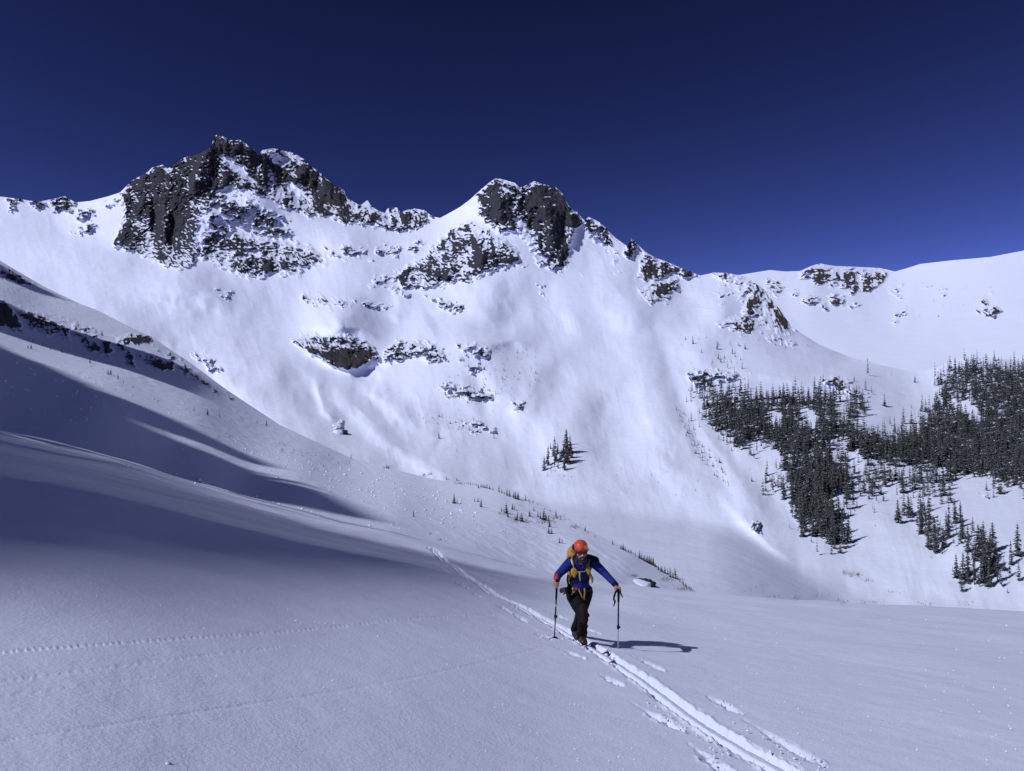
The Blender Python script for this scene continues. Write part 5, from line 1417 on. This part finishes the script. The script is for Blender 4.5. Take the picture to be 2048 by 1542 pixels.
# ================================================================== snow lumps, boulder, brushwood
def lump(seed, sub=1, rough=0.3):
    bm = bmesh.new(); bmesh.ops.create_icosphere(bm, subdivisions=sub, radius=1.0)
    r = random.Random(seed); o = Vector((r.random() * 9, r.random() * 9, r.random() * 9))
    for v in bm.verts:
        n = float(noise(v.co.x * 1.1 + o.x, v.co.y * 1.1 + o.y, v.co.z * 1.1 + o.z)); v.co *= 1 + rough * 2 * n + r.uniform(-rough, rough) * .3
        if sub > 2: v.co *= 1 + 0.9 * rough * float(ridged(v.co.x * 2.3 + o.x, v.co.y * 2.3, v.co.z * 2.3 + o.z, octaves=3))
        v.co.z *= 0.8
    a = np.array([tuple(v.co) for v in bm.verts], np.float32); f = np.array([[q.index for q in p.verts] for p in bm.faces], np.int32)
    bm.free(); return a, f
LUMPS = [lump(i) for i in range(8)]
M_CHUNK = snow_mat('lump_snow', (30.0, 0.006, 0.4), (4.0, 0.02))

def joined_lumps(name, items, mat):
    VV, FF, off = [], [], 0
    r = random.Random(9)
    for p, size in items:
        a, f = r.choice(LUMPS)
        R = np.array(Matrix.Rotation(r.uniform(0, 6.28), 3, 'Z'))
        q = (a * np.array([r.uniform(.8, 1.4), r.uniform(.7, 1.2), r.uniform(.6, 1.0)])) @ R.T * size + np.array(p) + np.array([0, 0, size * .35])
        VV.append(q); FF.append(f + off); off += len(q)
    o = link(bpy.data.objects.new(name, mesh_np(name, np.concatenate(VV), np.concatenate(FF), mat, False)))
    return tag(o, kind='stuff')

rl = random.Random(31)
def in_poly(poly, n):
    p = np.array(poly, float); out = []
    while len(out) < n:
        u = rl.uniform(p[:, 0].min(), p[:, 0].max()); v = rl.uniform(p[:, 1].min(), p[:, 1].max())
        if poly_sd(np.array([u]), np.array([v]), poly)[0] > 0: out.append((u, v))
    return out
def sized(uv, lo, hi):
    out = []
    for u, v in uv:
        p = ground_at(u, v); px = lo + (hi - lo) * rl.random() ** 5
        out.append((p, 0.5 * px * p.y / F_PX))
    return out
deb = sized(in_poly([(420, 868), (560, 905), (760, 955), (900, 985), (980, 1030), (900, 1060), (760, 1010), (600, 955)], 700), 0.8, 5.5)
deb += sized(in_poly([(0, 700), (330, 800), (640, 920), (900, 985), (1050, 1060), (1050, 1120), (800, 1060), (600, 1005), (330, 930), (0, 800)], 900), 0.8, 4.5)
deb += sized(in_poly([(0, 660), (250, 755), (500, 860), (470, 880), (200, 775), (0, 690)], 200), 1.0, 4.0)
deb += sized(in_poly([(820, 945), (960, 975), (1060, 1005), (1050, 1015), (900, 985), (810, 962)], 120), 1.0, 3.5)
edge = [(u, float(lip(u)) - 3 + rl.uniform(-3, 4)) for u in [rl.uniform(330, 640) for _ in range(90)]]
deb += sized(edge, 2, 7)
joined_lumps('snow_debris', deb, M_CHUNK)
big = [(397, 962, 11), (403, 967, 8), (391, 968, 7), (253, 930, 5), (262, 934, 6), (655, 1000, 5), (652, 1003, 4), (540, 942, 5), (556, 956, 5), (690, 950, 6), (744, 985, 6), (735, 976, 4), (661, 974, 5), (700, 966, 4), (791, 1006, 5), (799, 1058, 5), (770, 1018, 4), (785, 1050, 5), (740, 1052, 6), (664, 1043, 4), (603, 1020, 5), (852, 1031, 4), (884, 1016, 4),
       (905, 1055, 4), (970, 1064, 4), (1018, 1086, 4), (1031, 1085, 4), (1012, 1106, 3), (950, 1040, 3), (335, 1530, 10), (1183, 1262, 6), (1190, 1266, 4), (1178, 1268, 4)]
for i, (u, v, px) in enumerate(big):
    p = ground_at(u, v)
    a, f = LUMPS[i % 8]
    o = link(bpy.data.objects.new('snow_chunk', mesh_np('snow_chunk', a, f, M_CHUNK, False)))
    o.location = p + Vector((0, 0, 0.2 * px * p.y / F_PX)); sz = 0.5 * px * p.y / F_PX
    o.scale = (sz * rl.uniform(.9, 1.3), sz, sz * (1.3 if i == 0 else 0.8)); o.rotation_euler = (0, 0, rl.uniform(0, 6))
    if i == 0: tag(o, 'upright block of snow standing on the ragged edge at the left', 'snow chunk')
    elif (u, v) == (335, 1530): tag(o, 'small lump of snow alone at the bottom edge of the picture', 'snow chunk')
    elif i >= len(big) - 3: tag(o, 'little lump of loose snow right beside the legs of the skier', 'snow chunk', 'snow lumps beside the skier')
    else: tag(o, 'rolled lump of snow lying on the debris-strewn left slope', 'snow chunk', 'snow lumps on the left slope')

# crumbs thrown up along the track, round the pole holes and the ski tips
cr = []
for (a, b) in POLE_MARKS:
    for _ in range(8):
        t = rl.uniform(.25, 1.15); u = a[0] + (b[0] - a[0]) * t + rl.gauss(0, 4); v = a[1] + (b[1] - a[1]) * t + rl.gauss(0, 3)
        cr.append((ground(u, v) if v > lip(u) + 2 else ground_at(u, v), rl.uniform(.005, .013)))
for (u0, v0, n, sd) in ((1105, 1279, 60, 9), (1238, 1303, 26, 7), (1166, 1292, 30, 8), (1213, 1308, 12, 5), (1227, 1330, 12, 5)):
    for _ in range(n): cr.append((ground(u0 + rl.gauss(0, sd), v0 + rl.gauss(0, sd * .5)), rl.uniform(.006, .026)))
for i in range(220):
    k = rl.randrange(2, len(TRACK_W)); x, y = TRACK_W[k]; x += rl.choice((-1, 1)) * rl.uniform(.15, .34); y += rl.uniform(-.3, .3)
    if y > 2.5: cr.append((Vector((x, y, float(near_base(np.array([x]), np.array([y]))[0]))), rl.uniform(.004, .015)))
joined_lumps('snow_crumbs', cr, M_CHUNK)

# sun glints added as crystals on the crust, tilted to face the sun
def glint_flakes():
    V, F = [], []
    for _ in range(420):
        u, v = rl.uniform(0, 2048), 1130 + 410 * rl.random() ** .8
        if v < lip(u) + 25: continue
        p = ground(u, v)
        w = p.y / F_PX * rl.uniform(.9, 1.9)
        n = (SUN_DIR + Vector((rl.gauss(0, .25), rl.gauss(0, .25), rl.gauss(0, .25)))).normalized()
        a = n.orthogonal().normalized(); b = n.cross(a)
        c = p + Vector((0, 0, w * .5)); k = len(V)
        V += [tuple(c - a * w), tuple(c + b * w * .6), tuple(c + a * w), tuple(c - b * w * .6), tuple(c - n * w * .4)]
        F += [(k, k + 1, k + 2), (k, k + 2, k + 3), (k, k + 4, k + 1), (k + 1, k + 4, k + 2), (k + 2, k + 4, k + 3), (k + 3, k + 4, k)]
    me = bpy.data.meshes.new('sun_glints'); me.from_pydata(V, [], F)
    m, nt, b = new_mat('glint_flake'); b.inputs['Base Color'].default_value = (0.9, 0.92, 0.97, 1); b.inputs['Roughness'].default_value = 0.3
    me.materials.append(m)
    tag(link(bpy.data.objects.new('sun_glints', me)), kind='stuff')
glint_flakes()

# the boulder under snow behind the skier
def boulder(u, v, wpx, hpx, label, bare=True):
    p = ground_at(u, v); k = p.y / F_PX
    root = link(bpy.data.objects.new('boulder', None)); root.location = p; root.empty_display_size = .3
    tag(root, label, 'boulder')
    a, f = lump(77 + int(u), 3, 0.2)
    q = a * np.array([wpx * .38 * k, wpx * .34 * k, hpx * .55 * k])
    mr = terrain_mat('boulder_rock', 8.0)
    me = mesh_np('rock', q + np.array([wpx * .20 * k, 0, -0.15 * hpx * k]), f, mr, True, {'rock': np.ones(len(q)), 'warm': 0.2 + 0 * q[:, 0]})
    link(bpy.data.objects.new('rock', me), root)
    a2, f2 = lump(79 + int(u), 3, 0.17)
    q2 = a2 * np.array([wpx * .44 * k, wpx * .5 * k, hpx * .62 * k]) + np.array([-wpx * .10 * k, -wpx * .05 * k, -0.10 * hpx * k])
    link(bpy.data.objects.new('snow_cap', mesh_np('snow_cap', q2, f2, M_CHUNK, True)), root)
boulder(1283, 1166, 46, 19, 'snow-covered boulder with a dark bare end behind the skier to the right')
boulder(682, 864, 24, 12, 'lone dark rock at the foot of the snow ridge left of centre')
boulder(1034, 815, 16, 12, 'small dark boulder above the dark clump of spruces')

# brown willow twigs and dry grass that stick out of the snow
def brush():
    V, F = [], []
    def twigs(u, v, w, h, n):
        for _ in range(n):
            a, b = u + rl.gauss(0, w * .4), v + rl.gauss(0, w * .10)
            p = ground_at(a, b); k = p.y / F_PX
            H = h * k * rl.uniform(.4, 1.1); r = k * rl.uniform(.25, .5)
            t = Vector((rl.gauss(0, .35), rl.gauss(0, .3), 1)).normalized() * H
            i = len(V)
            for j in range(3): V.append(tuple(p + Vector((math.cos(j * 2.09) * r, math.sin(j * 2.09) * r, -.1 * H))))
            V.append(tuple(p + t)); F.extend([(i, i + 1, i + 3), (i + 1, i + 2, i + 3), (i + 2, i, i + 3)])
    for u, v, w, h, n in ((773, 936, 12, 6, 40), (848, 951, 14, 5, 30), (862, 949, 6, 7, 14), (920, 968, 12, 6, 30), (1708, 1150, 26, 9, 50), (1735, 1162, 16, 6, 24), (1690, 1147, 14, 8, 18), (1266, 1152, 12, 6, 30), (1040, 1042, 26, 7, 80), (1010, 1028, 16, 6, 40), (1090, 1044, 22, 8, 70), (1110, 1036, 24, 6, 60),
                           (1150, 1055, 16, 6, 40), (1370, 1178, 20, 7, 60), (1330, 1160, 20, 6, 50), (860, 1068, 6, 4, 14), (880, 1080, 8, 4, 16), (1500, 1180, 30, 5, 20), (1545, 1192, 20, 5, 16), (1590, 1198, 24, 6, 20), (1640, 1192, 20, 5, 16), (1680, 1204, 24, 6, 26), (1745, 1206, 24, 6, 26), (1785, 1185, 20, 5, 16), (1850, 1208, 24, 6, 24), (1930, 1206, 20, 5, 16),
                           (1530, 1170, 16, 4, 14), (600, 905, 40, 4, 50), (640, 915, 40, 4, 50), (560, 890, 30, 4, 40), (690, 925, 30, 4, 30)):
        twigs(u, v, w, h, n)
    me = bpy.data.meshes.new('brushwood'); me.from_pydata(V, [], F)
    me.materials.append(simple_mat('dry_twigs', (0.13, 0.085, 0.06), 0.9, 0.4, 3))
    tag(link(bpy.data.objects.new('brushwood', me)), kind='stuff')
brush()
